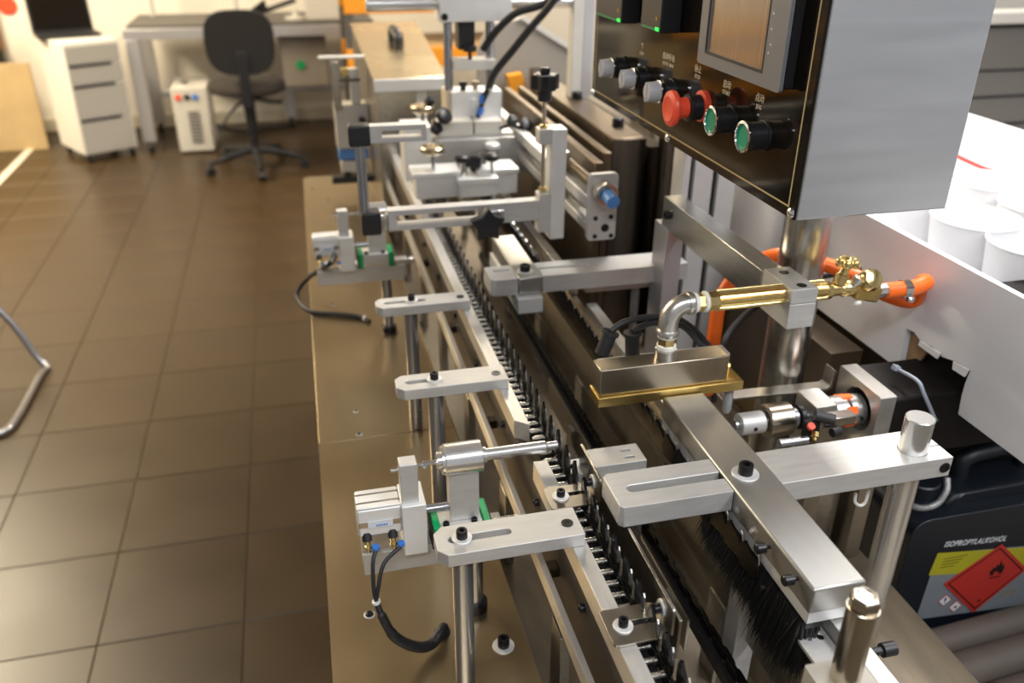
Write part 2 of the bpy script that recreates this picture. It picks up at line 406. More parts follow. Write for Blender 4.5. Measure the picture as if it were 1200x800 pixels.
# inner flat bars and blocks in the trough
t = thing('inner_guide_strip', 'thin olive steel strip standing low between the two chains', 'strip', (352, 700, -60))
MB().box(350, 353, 612, 1150, 52, 96).build('strip', 'sheet', t, bev=.4)
for y in (650, 1000): MB().box(341, 349.8, y, y + 20, -60, 90).build('strip_holder', 'steel', t, bev=.4)
t = thing('trough_post', 'square grey aluminium upright in the trough below the near crossbar', 'post', (416, 610, -60))
MB().box(404, 428, 600, 626, -60, 150).build('upright', 'alu', t, bev=.6)
MB().box(404, 440, 480, 599, -60, -48).build('foot', 'alu', t, bev=.6)
t = thing('chain_bridge_block', 'milled alloy block with two slots spanning behind the guard plate', 'block', (320, 760, 0))
MB().prism([(285, 745), (347, 745), (347, 780), (285, 780)], [slot(326, 334, 755, 2.4), slot(326, 334, 769, 2.4)], 188, 214, 'z').build('block', 'alu', t, bev=.5)
MB().box(321, 339, 750, 774, 188, 190).build('slot_floor', 'black', t)
MB().box(280, 350, 748, 776, -60, 187.5).build('support', 'steel', t, bev=.5)
t = thing('small_bearing_block', 'small bright screwed block between left chain and guard plate', 'block', (270, 765, 100))
MB().box(259.5, 284, 749, 779, 182, 204).build('block', 'alupale', t, bev=.5)
for x in (265, 276): screw(t, (x, 764, 204), r=3, h=3)
MB().box(262, 279, 752, 776, -60, 182).build('support', 'steel', t)

# ================================================================== slotted support arms
def arm(label, y0, y1, postx, scx, slx0, slx1, endx):
    yc = (y0 + y1) / 2
    t = thing('support_arm', label, 'support arm', (postx, yc, 0), 'slotted arms holding the left rail')
    x0 = 87
    o = [(x0, y0 + 9), (x0 + 9, y0), (endx, y0), (endx, y1), (x0 + 9, y1), (x0, y1 - 9)]
    MB().prism(o, [slot(slx0, slx1, yc, 4.6)], 215.3, 230, 'z').build('arm_plate', 'alu', t, bev=.7)
    MB().box(slx0 - 3, slx1 + 3, yc - 6, yc + 6, 215, 217.5).build('slot_floor', 'alu', t)
    screw(t, (scx, yc, 230), r=5.5, h=8.5, washer=10)
    MB().lathe([(6, 0), (6, .8), (3, .8), (2.6, .2)], (endx - 13, yc - 2, 230), seg=20).build('counterbore_screw', 'black', t)
    MB().cyl((postx, yc, 0), (postx, yc, 215), 10.5, 32).build('post', 'post', t)
    return t
arm('nearest slotted aluminium arm on a bright steel post in front of the pusher', 621, 664, 113, 113, 104, 158, 232)
arm('middle slotted aluminium arm with black screw on a steel post', 935, 974, 138, 137, 104, 133, 231)
arm('farthest slotted aluminium arm with black screw, near the curled cable', 1185, 1222, 140, 142, 104, 160, 231)

# ================================================================== guard plate with brackets
t = thing('guard_plate', 'thin steel guard plate beside the left chain, held by two angle brackets', 'guard plate', (275, 620, 190))
MB().box(272, 275.2, 489, 764, 190, 235).build('plate', 'sheet', t, bev=.6)
for ya, yb, ys in ((679, 716, 700), (490, 532, 512)):
    sc = bpy.data.objects.new('angle_bracket', None)
    prof = rrect(215, 266, ya, yb, 4)
    br = MB().prism(prof, [slot(240, 253, ys, 3)], 215.6, 218, 'z').build('angle_bracket', 'sheet', t, bev=.4)
    vo = rrect(ya, yb, 215.6, 247, 4)
    MB().prism(vo, [], 266, 268.4, 'x').build('upright_leaf', 'sheet', br, bev=.4)
    screw(br, (230, ys - 2, 218), r=4.5, h=7, washer=9)
    screw(br, (266, ys, 230), (-1, 0, 0), r=4.5, h=6, washer=8)
    MB().box(268.4, 272, ys - 6, ys + 6, 222, 238).build('spacer', 'steel', br)
    ORI[br.name] = ORI[t.name]
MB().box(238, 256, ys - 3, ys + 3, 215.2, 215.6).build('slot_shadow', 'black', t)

# ================================================================== pushers
def pusher(label, y, dz, dx, full=True):
    t = thing('pusher_unit', label, 'pneumatic pusher', (110 + dx, y, 0))
    X = lambda v: v + dx
    Z = lambda v: v + dz
    MB().box(X(21), X(186), y - 9, y + 31, Z(98), Z(128)).build('base_bar', 'alu', t, bev=.8)
    MB().box(X(21), X(62), y - 6, y + 28, Z(128), Z(131)).build('shim', 'sheet', t)
    MB().box(X(66), X(93), y - 22, y + 22, Z(128), Z(196)).build('rear_bracket', 'alupale', t, bev=1.2)
    MB().box(X(67), X(86), y - 16, y + 2, Z(196), Z(246)).build('stop_bracket', 'alu', t, bev=1)
    c = MB().box(X(18), X(66), y - 18, y + 20, Z(160), Z(196)).build('air_cylinder', 'alupale', t, bev=2.4)
    MB().box(X(19), X(65), y - 18.6, y - 18, Z(173), Z(180)).build('groove', 'sheet', c)
    for yy_ in (y - 6, y + 9): MB().box(X(18.5), X(65.5), yy_, yy_ + 2.4, Z(196.05), Z(196.4)).build('top_groove', 'sheet', c)
    MB().box(X(18.2), X(65.8), y - 18, y - 12, Z(196.2), Z(199)).build('top_rib', 'alupale', c, bev=.8)
    MB().box(X(29), X(56), y - 19.4, y - 18.6, Z(172), Z(181)).build('label_strip', 'inkwhite', c, label='white sticker with faint blue marks')
    for k in range(5): MB().box(X(38 + 2.6 * k), X(39.6 + 2.6 * k), y - 19.8, y - 19.4, Z(174), Z(176.5)).build('label_mark', 'bluetip', c)
    MB().cyl((X(93), y, Z(172)), (X(121), y, Z(172)), 5.2).build('piston_rod', 'post', t)
    MB().prism([(X(121), Z(158)), (X(154), Z(158)), (X(154), Z(232)), (X(121), Z(232))], [], y - 11, y + 11, 'y').build('carriage_post', 'alu', t, bev=1)
    MB().box(X(108), X(157), y - 20, y + 18, Z(138), Z(158)).build('carriage', 'alu', t, bev=.8)
    for xx in (X(115), X(147)): screw(t, (xx, y - 15.5, Z(158)), r=3.6, h=4)
    for xx in (X(100), X(157)):
        MB().box(xx, xx + 8, y - 22, y + 20, Z(131), Z(161)).build('end_seal', 'greenseal', t, bev=1)
        MB().box(xx + (-2 if xx < X(120) else 8), xx + (0 if xx < X(120) else 10), y - 21, y + 19, Z(131), Z(158)).build('black_cap', 'blackp', t)
    MB().box(X(98), X(206), y - 9, y + 9, Z(128), Z(139)).build('guide_rail', 'alupol', t, bev=1)
    MB().lathe([(3.5, 0), (3.5, 3)], (X(196), y, Z(139))).build('rail_screw', 'black', t)
    MB().lathe([(16, -3), (16.5, 0), (18, 1), (18, 41), (16.5, 42), (9, 42.2), (9, 47)], (X(117), y, Z(235)), (1, 0, 0), 32).build('bushing', 'alupol', t)
    MB().cyl((X(95), y, Z(235)), (X(117), y, Z(235)), 1.8).cyl((X(58), y - 6, Z(235)), (X(110), y - 2, Z(235)), 2.2, 12).build('adjusting_screw', 'chrome', t)
    MB().lathe([(4.4, 0), (4.4, 4)], (X(93), y - 3, Z(235)), (1, 0, 0), 6).build('hex_nut', 'chrome', t)
    MB().lathe([(10, 0), (10, 8)], (X(109), y, Z(235)), (1, 0, 0), 24).build('collar', 'alupol', t)
    if full:
        MB().lathe([(7, 0), (7, 68), (5, 70), (5, 82), (4, 83)], (X(164), y, Z(235)), (1, 0, 0), 24).build('push_rod', 'alupol', t)
    MB().cyl((X(152), y + 12, 0), (X(152), y + 12, Z(98)), 10).build('post', 'post', t)
    MB().lathe([(15, 0), (15, 12)], (X(152), y + 12, 0)).build('post_collar', 'black', t)
    for i, xx in enumerate((X(27), X(55))):
        f = MB().lathe([(5.5, 0), (5.5, 9), (4, 10)], (xx, y - 14, Z(163)), (0, -.6, -1), 16).build('air_elbow', 'blackp', t)
        MB().lathe([(3.6, 0), (3.6, 5), (4.6, 6), (4.6, 9), (2.6, 10), (2.6, 13)], (xx, y - 19, Z(156)), (0, -.55, -.8), 10).build('brass_needle', 'brass', f)
        MB().lathe([(4.4, 0), (4.4, 3)], (xx + 8, y - 22, Z(146)), (0, 0, 1), 14).build('release_ring', 'blue', f)
    return t
pusher('near air pusher with green seals, its rod reaching the left chain', 768, 0, 0)
pusher('far blurred air pusher under the end of the slotted crossbar', 1560, 22, -14, False)
t = thing('air_hose_pair', 'black braided air hoses curling from the near pusher into the plate', 'hose', P(515, 750, 0))
a1 = (35, 746, 144); a2 = (63, 746, 144)
j = PY(441, 705, 720)
MB().tube([a1, PY(437, 660, 735), PY(438, 690, 722), j], 2.3, 10).build('hose', 'rubber', t)
MB().tube([a2, PY(450, 660, 735), PY(443, 690, 722), j], 2.3, 10).build('hose', 'rubber', t)
e1 = P(519, 745, 0)
MB().tube([j, PY(448, 722, 712), PY(462, 745, 706), PY(485, 757, 708), PY(505, 755, 722), (e1[0] - 1, e1[1] - 6, 18), (e1[0] + 1, e1[1] + 6, 2)], [3.6, 5.2, 6, 6.2, 6.4, 6.4, 6.4], 16, 10).build('braided_sleeve', 'sleeve', t)
MB().lathe([(4.6, -1.8), (5, 0), (4.6, 1.8)], j, (.25, -.1, -1), 18).build('cable_tie', 'tie', t)
MB().lathe([(10, 0), (10, 2), (7.5, 3)], (e1[0], e1[1] + 5, 0)).build('grommet', 'rubber', t)
t = thing('air_hose', 'single black cable loop lying on the bench plate beside the far pusher', 'hose', P(430, 376, 0))
MB().tube([PY(392, 298, 1530), PY(385, 310, 1500), P(362, 325, 60), P(348, 345, 12), P(362, 364, 6), P(395, 368, 6), P(420, 371, 5), P(433, 377, 2)], 5, 12).build('hose', 'rubber', t)
MB().lathe([(6.5, -2.5), (6.5, 2.5)], PY(385, 310, 1500), (-.6, -.2, -.5), 14).build('cable_tie', 'tie', t)
MB().lathe([(6.5, -2), (6.5, 2)], P(427, 373, 5), (.9, -.3, 0), 14).build('cable_tie', 'tie', t)

# ================================================================== near crossbar, box beams
t = thing('clamp_crossbar', 'near aluminium crossbar with a long slot, clamped to an upright rod', 'crossbar', (610, 642, 0))
nb = [(286 - 5.6 * sin(pi * k / 8), 642 + 5.6 * cos(pi * k / 8)) for k in range(9)]
MB().prism([(268, 614.5), (383.4, 614.5), (383.4, 636.4)] + nb[::-1] + [(383.4, 647.6), (383.4, 671), (268, 671), (264, 667), (264, 618.5)], [], 236, 260, 'z').build('slotted_bar', 'alu', t, bev=.9)
MB().prism([(383.4, 636), (384, 636), (384, 648), (383.4, 648)], [], 236, 259, 'z').build('bar_end', 'black', t)
kh = [(604 + 15.2 * cos(a), 638 + 15.2 * sin(a)) for a in [-.05 - (2 * pi - .1) * k / 31 for k in range(32)]]
MB().prism([(436.4, 614.5), (637, 614.5), (637, 637.2)] + kh + [(637, 638.8), (637, 671), (436.4, 671)], [], 236, 260, 'z').build('clamp_bar', 'alu', t, bev=.6)
screw(t, (629, 614.6, 248), (0, -1, 0), r=6, h=1.5)
MB().cyl((604, 638, -8), (604, 638, 300), 15, 40).build('upright_rod', 'alupol', t)
t = thing('box_beam', 'near stainless box beam bolted across the aluminium crossbar', 'beam', (410, 630, 229))
MB().box(384, 435.8, 471, 798, 233.5, 261.5).build('box_tube', 'beam', t, bev=2.4)
MB().box(386.5, 431, 474, 798, 219, 233.2).build('brush_holder', 'alupale', t, bev=.6)
screw(t, (406, 636, 261.5), r=7.5, h=11, washer=14)
for (px, py) in ((905, 640), (938, 677)):
    q = PX(px, py, 386.5)
    MB().cyl(q, (q[0] - 9, q[1], q[2]), 1.8).lathe([(5, 0), (5, 8), (4, 9)], (q[0] - 8, q[1], q[2]), (-1, 0, 0), 18).build('side_screw', 'black', t)
# brush: bristles nobody could count
t = thing('brush_strip', 'black bristle brush strip hanging under the near box beam', 'brush', (400, 600, 100))
m = MB()
for k in range(6500):
    y = random.uniform(476, 655); x = random.uniform(384, 403); L = random.uniform(38, 66) + 14 * (y < 540)
    sx, sy = random.gauss(-6, 7), random.gauss(0, 7); r = random.uniform(.5, 1.1)
    m._faces([(x - r, y, 219), (x + r, y, 219), (x, y + 2 * r, 219), (x + sx, y + sy, 219 - L)], [(0, 1, 3), (1, 2, 3), (2, 0, 3)])
m.build('bristles', 'bristle', t, kind='stuff')
MB().box(387, 404, 475, 655, 212, 219).build('brush_back', 'blackp', t)

t = thing('far_crossbar', 'far aluminium crossbar with slot and black bolt behind the farthest arm', 'crossbar', (560, 1210, 0))
MB().prism([(264, 1190), (270, 1184), (306.4, 1184), (306.4, 1240), (264, 1240)], [slot(278, 298, 1222, 4)], 232, 260, 'z').build('slotted_bar', 'alu', t, bev=1)
MB().prism([(346.4, 1184), (590, 1184), (590, 1240), (346.4, 1240)], [slot(350, 430, 1214, 4)], 232, 260, 'z').build('clamp_bar', 'alu', t, bev=1)
MB().box(272, 306, 1200, 1236, 232, 256).box(347, 440, 1200, 1230, 232, 257.5).build('slot_floor', 'alu', t)
MB().box(425, 585, 1205, 1240, 214, 231.6).build('lower_bar', 'alu', t, bev=1)
MB().cyl((520, 1225, 0), (520, 1225, 214), 7).build('post', 'post', t)
t = thing('box_beam', 'far stainless box beam with a bright aluminium end block', 'beam', (326, 1260, 200))
MB().box(307, 346, 1180, 1374, 232, 261).build('box_tube', 'beam', t, bev=2)
MB().box(303, 343, 1168, 1372, 206, 231.5).build('end_block', 'alupale', t, bev=1)
screw(t, (323, 1206, 261), r=8, h=10, washer=13)

# ================================================================== right beam, clamp, gas line, burner
t = thing('side_beam', 'long flat steel beam carrying the split clamp of the gas pipe', 'beam', (548, 1000, 335))
MB().box(532, 562, 866, 1172, 334, 380).build('beam', 'steel', t, bev=.8)
screw(t, (532, 1150, 357), (-1, 0, 0), r=7, h=6)
MB().box(533, 561, 1150, 1200, 0, 333).build('beam_post', 'deskalu', t, bev=1)
t = thing('pipe_clamp', 'split aluminium clamp block with two bores gripping the brass pipe', 'clamp', (547, 828, 330))
yy, ww = 817, 371
MB().prism([(797, 366), (864, 366), (864, 384), (797, 384)], [], 532, 566, 'x').build('upper_half', 'alu', t, bev=.8)
MB().prism([(797, 334), (864, 334), (864, 365.2), (797, 365.2)], [], 532, 566, 'x').build('lower_half', 'alu', t, bev=.8)
for y in (808, 848):
    MB().lathe([(6, 384), (6, 384.4), (3.2, 384.5)], (550, y, 0), seg=20).build('screw_bore', 'black', t)
t = thing('gas_valve_line', 'brass gas pipe with cross-handle valve and taped elbow above burner', 'gas pipe', (391, yy, 303))
# vertical stub, elbow, horizontal brass
MB().lathe([(13, 0), (13, 12), (11, 13)], (391, yy, 303), seg=28).build('weld_socket', 'galv', t)
MB().lathe([(10.5, 0), (11.5, 1), (11.5, 5), (10, 6)], (391, yy, 315.5), seg=24).build('thread_tape', 'ptfe', t)
MB().lathe([(9, 0), (10.6, .5), (10.6, 9), (9, 10)], (391, yy, 321), seg=6).build('hex_nipple', 'brass', t)
MB().lathe([(10.5, 0), (11.5, 1), (11.5, 4), (10, 5)], (391, yy, 330.5), seg=24).build('thread_tape', 'ptfe', t)
el = [(391, yy, 340), (391, yy, 350), (393, yy, 359), (399, yy, 367), (407, yy, 371), (416, yy, 371.5)]
MB().tube(el, 11.5, 24, 6).lathe([(13, 0), (13.6, 1), (13.6, 6), (13, 7)], (391, yy, 334), seg=28).lathe([(13, 0), (13.6, 1), (13.6, 6), (13, 7)], (411, yy, 371.3), (1, 0, 0), 28).build('elbow', 'galv', t)
MB().lathe([(11.5, 0), (12.2, 2), (11.6, 5)], (418, yy, ww), (1, 0, 0), 24).build('thread_tape', 'ptfe', t)
MB().lathe([(9, 0), (11, .5), (11, 9), (9, 10)], (422, yy, ww), (1, 0, 0), 6).build('hex_nipple', 'brass', t)
MB().lathe([(11.5, 0), (12.6, 2), (12.4, 4), (11, 5)], (431, yy, ww), (1, 0, 0), 24).build('thread_tape', 'ptfe', t)
MB().lathe([(10, 0), (12, 1), (12, 12), (10, 13)], (436, yy, ww), (1, 0, 0), 8).build('union_nut', 'brass', t)
pr = []
for k in range(16):
    a = 2 * pi * k / 16; pr += [(yy + 12.4 * cos(a), ww + 12.4 * sin(a)), (yy + 12.4 * cos(a + .2), ww + 12.4 * sin(a + .2)), (yy + 11 * cos(a + .27), ww + 11 * sin(a + .27)), (yy + 11 * cos(a + .33), ww + 11 * sin(a + .33))]
MB().prism(pr, [], 448, 531.6, 'x').build('fluted_grip', 'brass', t)
MB().prism(pr, [], 566.4, 586, 'x').build('fluted_grip', 'brass', t)
MB().lathe([(10.5, 0), (12, 2), (11, 8), (8.5, 10), (8, 22), (10, 25), (10, 40), (9, 42)], (586, yy, ww - 1), (1, 0, 0), 24).build('mixer_body', 'brass', t)
MB().lathe([(8, 0), (8, 12), (6, 13), (5, 20)], (606, yy, ww + 6), (.25, 0, 1), 18).build('valve_stem', 'brass', t)
h = MB()
for k in range(5):
    a = 2 * pi * k / 5 + .3
    h.lathe([(4.6, -4), (5.6, -2), (5.6, 3), (4.2, 5)], (613 + 9 * cos(a), yy + 9 * sin(a), ww + 32), seg=14)
h.lathe([(8.5, -4), (9, 3), (5, 5), (3, 8)], (613, yy, ww + 32), seg=18).build('cross_handle', 'brass', t)
MB().obox((643, yy, ww - 7), (34, 22, 20), (0, 14, 0)).build('regulator_block', 'brassflat', t, bev=3)
MB().lathe([(10, -10), (13, -6), (14, 4), (12, 10), (6, 12), (3, 12.5)], (640, yy - 8, ww + 10), (.1, -.75, .55), 12).build('regulator_knob', 'brass', t)
MB().lathe([(5, 0), (5, 8), (7, 8.5), (7, 14), (5, 15)], (622, yy - 4, ww + 2), (.4, -.3, .9), 14).build('side_port', 'galv', t)
MB().lathe([(8, 0), (9, 1), (9, 14), (6.5, 15), (6.5, 26)], (660, yy, ww - 9), (1, 0, 0), 8).build('hose_nut', 'galv', t)
MB().lathe([(3, 0), (5, 1), (5, 4), (3, 5)], (628, yy - 10, ww - 16), (0, -.8, -.6), 12).build('vent_plug', 'ptfe', t)

t = thing('gas_hose', 'orange rubber gas hose looping from the brass valve behind the pole', 'hose', (700, yy + 30, 300))
zz = ww - 10
hp = [(672, yy, zz), (690, yy, zz), (712, yy, zz), (733, yy + 6, zz + 2), (741, yy + 22, zz - 6), PY(1070, 352, 852), PY(1040, 345, 862), PY(1012, 328, 885), PY(985, 316, 925), PY(965, 309, 955), PY(935, 300, 985), PY(905, 300, 1000)]
hp += [PY(868, 318, 1015), PY(845, 350, 1010), PY(836, 400, 1000), PY(828, 460, 1000)]
MB().tube(hp, 10, 18, 8).build('hose', 'orange', t)
MB().lathe([(11.2, -5), (11.2, 5)], (700, yy, zz), (1, 0, .0), 24).obox((701, yy - 12, zz - 8), (9, 5, 6)).build('hose_clamp', 'chrome', t)
MB().cyl((701, yy - 16, zz - 9), (701, yy - 11, zz - 9), 3).build('clamp_screw', 'chrome', t)
t = tag(MB().tube([PY(1010, 315, 960), PY(940, 330, 1000), PY(885, 360, 1040), PY(858, 385, 1040), PY(846, 410, 1030), PY(836, 470, 1030)], 4.5, 12).build('black_cable', 'rubber', None), 'thin black cable running down beside the orange hose', 'cable')

t = thing('gas_burner', 'heat-stained steel box burner on a brass plate over the right chain', 'burner', (388, 817, 260))
MB().box(307, 468, 804, 832, 268, 303).build('burner_box', 'burner', t, bev=1.6)
MB().box(305, 489, 800, 833, 256, 268).build('brass_plate', 'brassflat', t, bev=.5)
MB().cyl((476, 818, 268), (476, 818, 280), 1.4).lathe([(3, 0), (3.4, 2), (2, 4)], (476, 818, 280), seg=14).build('thumb_screw', 'brass', t)
MB().lathe([(5, 0), (6, 10), (6, 34), (4, 40)], (480, 816, 258), (-.05, -.1, -1), 14).build('clear_nozzle', 'clear', t)
t = thing('burner_bracket', 'flat alloy rail behind the burner with two black igniter plugs', 'bracket', (400, 880, 250))
MB().box(330, 498, 856, 880, 262, 276).build('rail', 'alu', t, bev=.6)
screw(t, (376, 866, 276), r=4, h=3, washer=7)
t2 = []
for (px, py, qx, qy) in ((705, 415, 716, 388), (741, 418, 741, 389)):
    a = PY(px, py, 868); b = PY(qx, qy, 870)
    pl = MB().cyl(a, b, 9, 20).lathe([(11, 0), (11, 4)], b, Vector(a) - Vector(b), 20).build('igniter_plug', 'rubber', t)
    if px < 720: MB().tube([b, PY(730, 378, 872), PY(755, 372, 880), PY(790, 372, 900), PY(812, 385, 900), PY(826, 400, 895), PY(836, 412, 890)], 4, 12).build('plug_cable', 'rubber', pl)
    else: MB().tube([b, PY(752, 382, 876), PY(770, 378, 884), PY(800, 382, 890), PY(820, 402, 885), PY(830, 412, 880)], 4, 12).build('plug_cable', 'rubber', pl)
t = thing('bent_strip_bracket', 'thin bent steel strip running from the burner past the pole', 'bracket', (560, 850, 190))
MB().prism([(488, 214), (640, 210), (646, 214), (648, 238), (645, 240), (643.5, 238), (642, 217), (637, 213.5), (488, 217.5)], [], 842, 862, 'y').build('strip', 'sheet', t, bev=.4)
# ================================================================== pole and control box
t = thing('column_pole', 'brushed round stainless column holding the control box', 'pole', (606, 900, 0))
MB().cyl((606, 900, 0), (606, 900, 499), 29, 48).build('pole', 'steel', t)
MB().lathe([(60, 0), (60, 8), (58, 9)], (606, 900, 0), seg=40).build('base_flange', 'sheet', t)
cb = thing('control_box', 'hanging steel control box with glossy black button panel and screen', 'control box', (553, 1028, 500))
MB().box(468.5, 640, 716, 1340, 500, 950).build('housing', 'boxside', cb, bev=2)
MB().box(465.6, 468.4, 716.5, 1339, 500.5, 949).build('front_panel', 'glossblack', cb, bev=.5)
g = MB()
for (a, b, c, d) in ((728, 729.6, 512, 938), (1326, 1327.6, 512, 938), (728, 1327.6, 510.6, 512.2)): g.box(465.2, 465.6, a, b, c, d)
g.build('gold_border', 'gold', cb)
for y in (722.5, 1030, 1333): MB().lathe([(5.5, 0), (5, 2), (3, 3.4), (1, 3.6)], (465.6, y, 506.5), (-1, 0, 0), 16).build('panel_screw', 'chrome', cb)
hm = MB().prism(rrect(752, 936, 617, 752, 4), [rrect(790, 916, 632, 741, 1)], 450, 454, 'x').build('touch_screen_frame', 'hmi', cb, bev=1)
MB().prism(rrect(754, 934, 619, 750, 4), [], 456, 465.4, 'x').build('screen_housing', 'blackp', cb)
MB().prism(rrect(787.5, 918.5, 629.5, 743.5, 1), [rrect(790, 916, 632, 741, 1)], 449.6, 451, 'x').build('screen_border', 'blackp', hm)
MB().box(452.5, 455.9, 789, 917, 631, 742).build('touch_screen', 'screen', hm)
for z in (650, 658, 672, 686): MB().lathe([(1.4, 0), (1, .5)], (450, 781 if z != 658 else 779, z), (-1, 0, 0), 8).build('frame_led', 'inkwhite', hm)
ZB = 566
def button(y, kind):
    o = (465.6, y, ZB)
    b = MB().lathe([(16, 0), (16, 3), (14.5, 3.2), (14.5, 19), (15.5, 20), (15.5, 23)] if kind != 'sel' else [(16, 0), (16, 3), (14.5, 3.2), (14.5, 14)], o, (-1, 0, 0), 28).build(
        'push_button' if kind == 'green' else 'selector_switch' if kind == 'sel' else 'emergency_stop', 'blackp', cb)
    if kind == 'green':
        MB().lathe([(15.6, 0), (16.2, .6), (16.2, 2), (13.6, 2.6), (13.2, 1.4), (13.2, .4)], (442.6, y, ZB), (-1, 0, 0), 32, caps=False).build('chrome_ring', 'chrome', b)
        MB().lathe([(13, 0), (13, 1), (11.5, 1), (10.6, .2)], (442.6, y, ZB), (-1, 0, 0), 28).build('green_cap', 'green', b)
    elif kind == 'stop':
        MB().lathe([(18, 0), (18, 6), (13, 7)], (465.4, y, ZB + 1), (-1, 0, 0), 28).build('red_collar', 'red', b)
        MB().lathe([(12, 0), (12, 11), (20, 15), (21, 18), (20, 21), (14, 23), (12, 22.4)], (442, y, ZB), (-1, 0, 0), 32).build('red_mushroom', 'red', b)
    else:
        MB().lathe([(13.5, 0), (14, 1), (14, 5), (12, 6)], (451, y, ZB), (-1, 0, 0), 28).build('chrome_ring', 'chrome', b)
        MB().lathe([(12.8, 0), (12.8, 4), (12, 14), (11, 15.4)], (446, y, ZB), (-1, 0, 0), 28).box(429, 446, y - 2.5, y + 2.5, ZB - 12, ZB + 12).build('selector_knob', 'knobgrey', b, bev=.8)
for y, k in ((794, 'green'), (868, 'green'), (935, 'stop'), (1030, 'sel'), (1120, 'sel'), (1205, 'sel')): button(y, k)
RT = (pi / 2, 0, -pi / 2)
for y, z, a, b_ in ((812, 597, '点动', 'JOG'), (886, 597, '启动', 'START'), (962, 601, '停止', 'STOP'), (1050, 601, '自动手动', 'AUTO  MAN'), (1140, 601, '下', 'LOW')):
    text('button_caption', a, 9.5, 'print', cb, (465.4, y, z), RT, bold=.12)
    text('button_caption', b_, 6.2, 'print', cb, (465.4, y, z - 7.5), RT, bold=.1)
for (y0, y1, z) in ((1000, 1105, 637), (1134, 1282, 632)):
    c = MB().box(438, 465.4, y0 + 20, y1 - 20, z, z + 90).build('temperature_controller', 'blackp', cb, bev=2)
    MB().box(437, 438, y0 + 24, y0 + 34, z + 2, z + 6).build('green_light', 'led', c)
    MB().box(437, 438, y0 + 36, y1 - 26, z + 2, z + 4).build('dim_light_strip', 'greenseal', c)
    MB().box(437, 438, y0 + 30, y0 + 34, z + 14, z + 18).build('small_led', 'amber', c)

# ================================================================== right drive: shaft, coupling, motor plate
t = thing('drive_shaft', 'steel drive shaft with collars and orange-jaw coupling to the motor plate', 'drive shaft', (600, 800, 120))
ya, za = 790, 213
MB().cyl((478, ya, za), (660, ya, za), 7).build('shaft', 'post', t)
MB().cyl((484, ya, za), (516, ya, za), 14, 32).build('collar', 'alu', t, bev=.6)
MB().cyl((519, ya, za), (552, ya, za), 21, 36).build('hub', 'nickel', t, bev=.6)
MB().cyl((554, ya, za), (561, ya, za), 13).build('spacer', 'post', t)
MB().cyl((563, ya, za), (569, ya, za), 16).build('spacer', 'black', t)
MB().box(576, 605, ya - 18, ya + 26, za - 50, za + 22).build('bearing_block', 'beam', t, bev=1)
MB().cyl((608, ya, za), (627, ya, za), 20, 36).build('coupling_half', 'alupol', t)
MB().cyl((630, ya, za), (650, ya, za), 20, 36).build('coupling_half', 'alupol', t)
for k in range(6):
    a = 2 * pi * k / 6 + .5
    MB().obox((628.5, ya + 18.6 * cos(a), za + 18.6 * sin(a)), (14, 5, 9), (math.degrees(a), 0, 0)).build('orange_jaw', 'orange', t)
for x in (500, 640): MB().lathe([(2.6, 0), (2.6, .8)], (x, ya - (14 if x == 500 else 22), za), (0, -1, 0), 10).build('set_screw', 'black', t)
MB().box(574, 640, ya - 15, ya + 15, -0, za - 52).build('bearing_foot', 'steel', t, bev=1)
t = thing('motor_plate', 'thick square aluminium motor plate with round bore beside the coupling', 'motor mount', (690, 800, 0))
MB().prism(rrect(752, 838, 140, 250, 2), [circ(ya, za, 28, 36)], 648, 670, 'x').build('plate', 'beam', t, bev=1)
MB().box(671, 900, 760, 850, 150, 240).box(775, 1000, 700, 852, 226, 340).build('motor', 'inkblack', t, bev=4)  # rear box is an added black fill that darkens the torn hole
MB().cyl((662, ya, za), (672, ya, za), 27, 32).build('motor_boss', 'black', t)
MB().box(648, 670, 752, 838, 0, 139.8).build('plate_foot', 'sheet', t, bev=1)
t = thing('sensor_fitting', 'small air fitting with red ring and brass port below the coupling', 'fitting', (560, 740, 60))
MB().box(560, 608, 738, 754, 228, 240).build('body', 'steel', t, bev=1)
MB().cyl((553, 742, 246), (574, 733, 242), 6.5).build('black_sleeve', 'rubber', t)
MB().lathe([(5.5, 0), (5.5, 6), (3, 7), (3, 10)], (553, 736, 226), (-.3, -.6, -.6), 8).build('brass_port', 'brass', t)
MB().lathe([(4.5, 0), (4.5, 4)], (545, 735, 235), (0, -.5, .8), 14).build('red_ring', 'red', t)
MB().cyl((572, 730, 226), (584, 733, 226), 5.5).build('black_knob', 'blackp', t)
MB().cyl((508, 736, 217), (545, 736, 217), 5).build('side_rod', 'post', t)
MB().box(562, 584, 742, 752, 0, 227.8).build('bracket', 'sheet', t)
MB().box(543, 561, 738, 748, 212, 238).build('valve_body', 'black', t, bev=1)

# near nickel post with hex head, on its block
t = thing('hex_head_post', 'tinted nickel post with hexagonal head in the bottom right corner', 'post', (345, 372, 215))
np_ = PY(1013, 712, 372)
bx, bz = 352, 350
MB().lathe([(9.6, 0), (11, 1), (11, 9), (9.6, 10.4), (6.4, 10.6), (6.2, 9.6)], (bx, 378, bz - 10.5), seg=6).build('hex_head', 'nickel', t, bev=.5)
MB().cyl((bx, 378, 268.2), (bx, 378, bz - 11), 11, 36).build('barrel', 'nickel', t)
MB().lathe([(11.4, 0), (11.4, 2)], (bx, 378, bz - 13.5), seg=36).build('neck_ring', 'nickel', t)
MB().prism(rrect(329, 374, 362, 396, 2), [], 240, 268, 'z').build('block', 'cast', t, bev=1)
MB().cyl((bx, 378, -60), (bx, 378, 240), 10).build('stem', 'post', t)
t = thing('hinge_plate', 'small polished plate with screw hole under the end of the box beam', 'plate', (404, 474, 150))
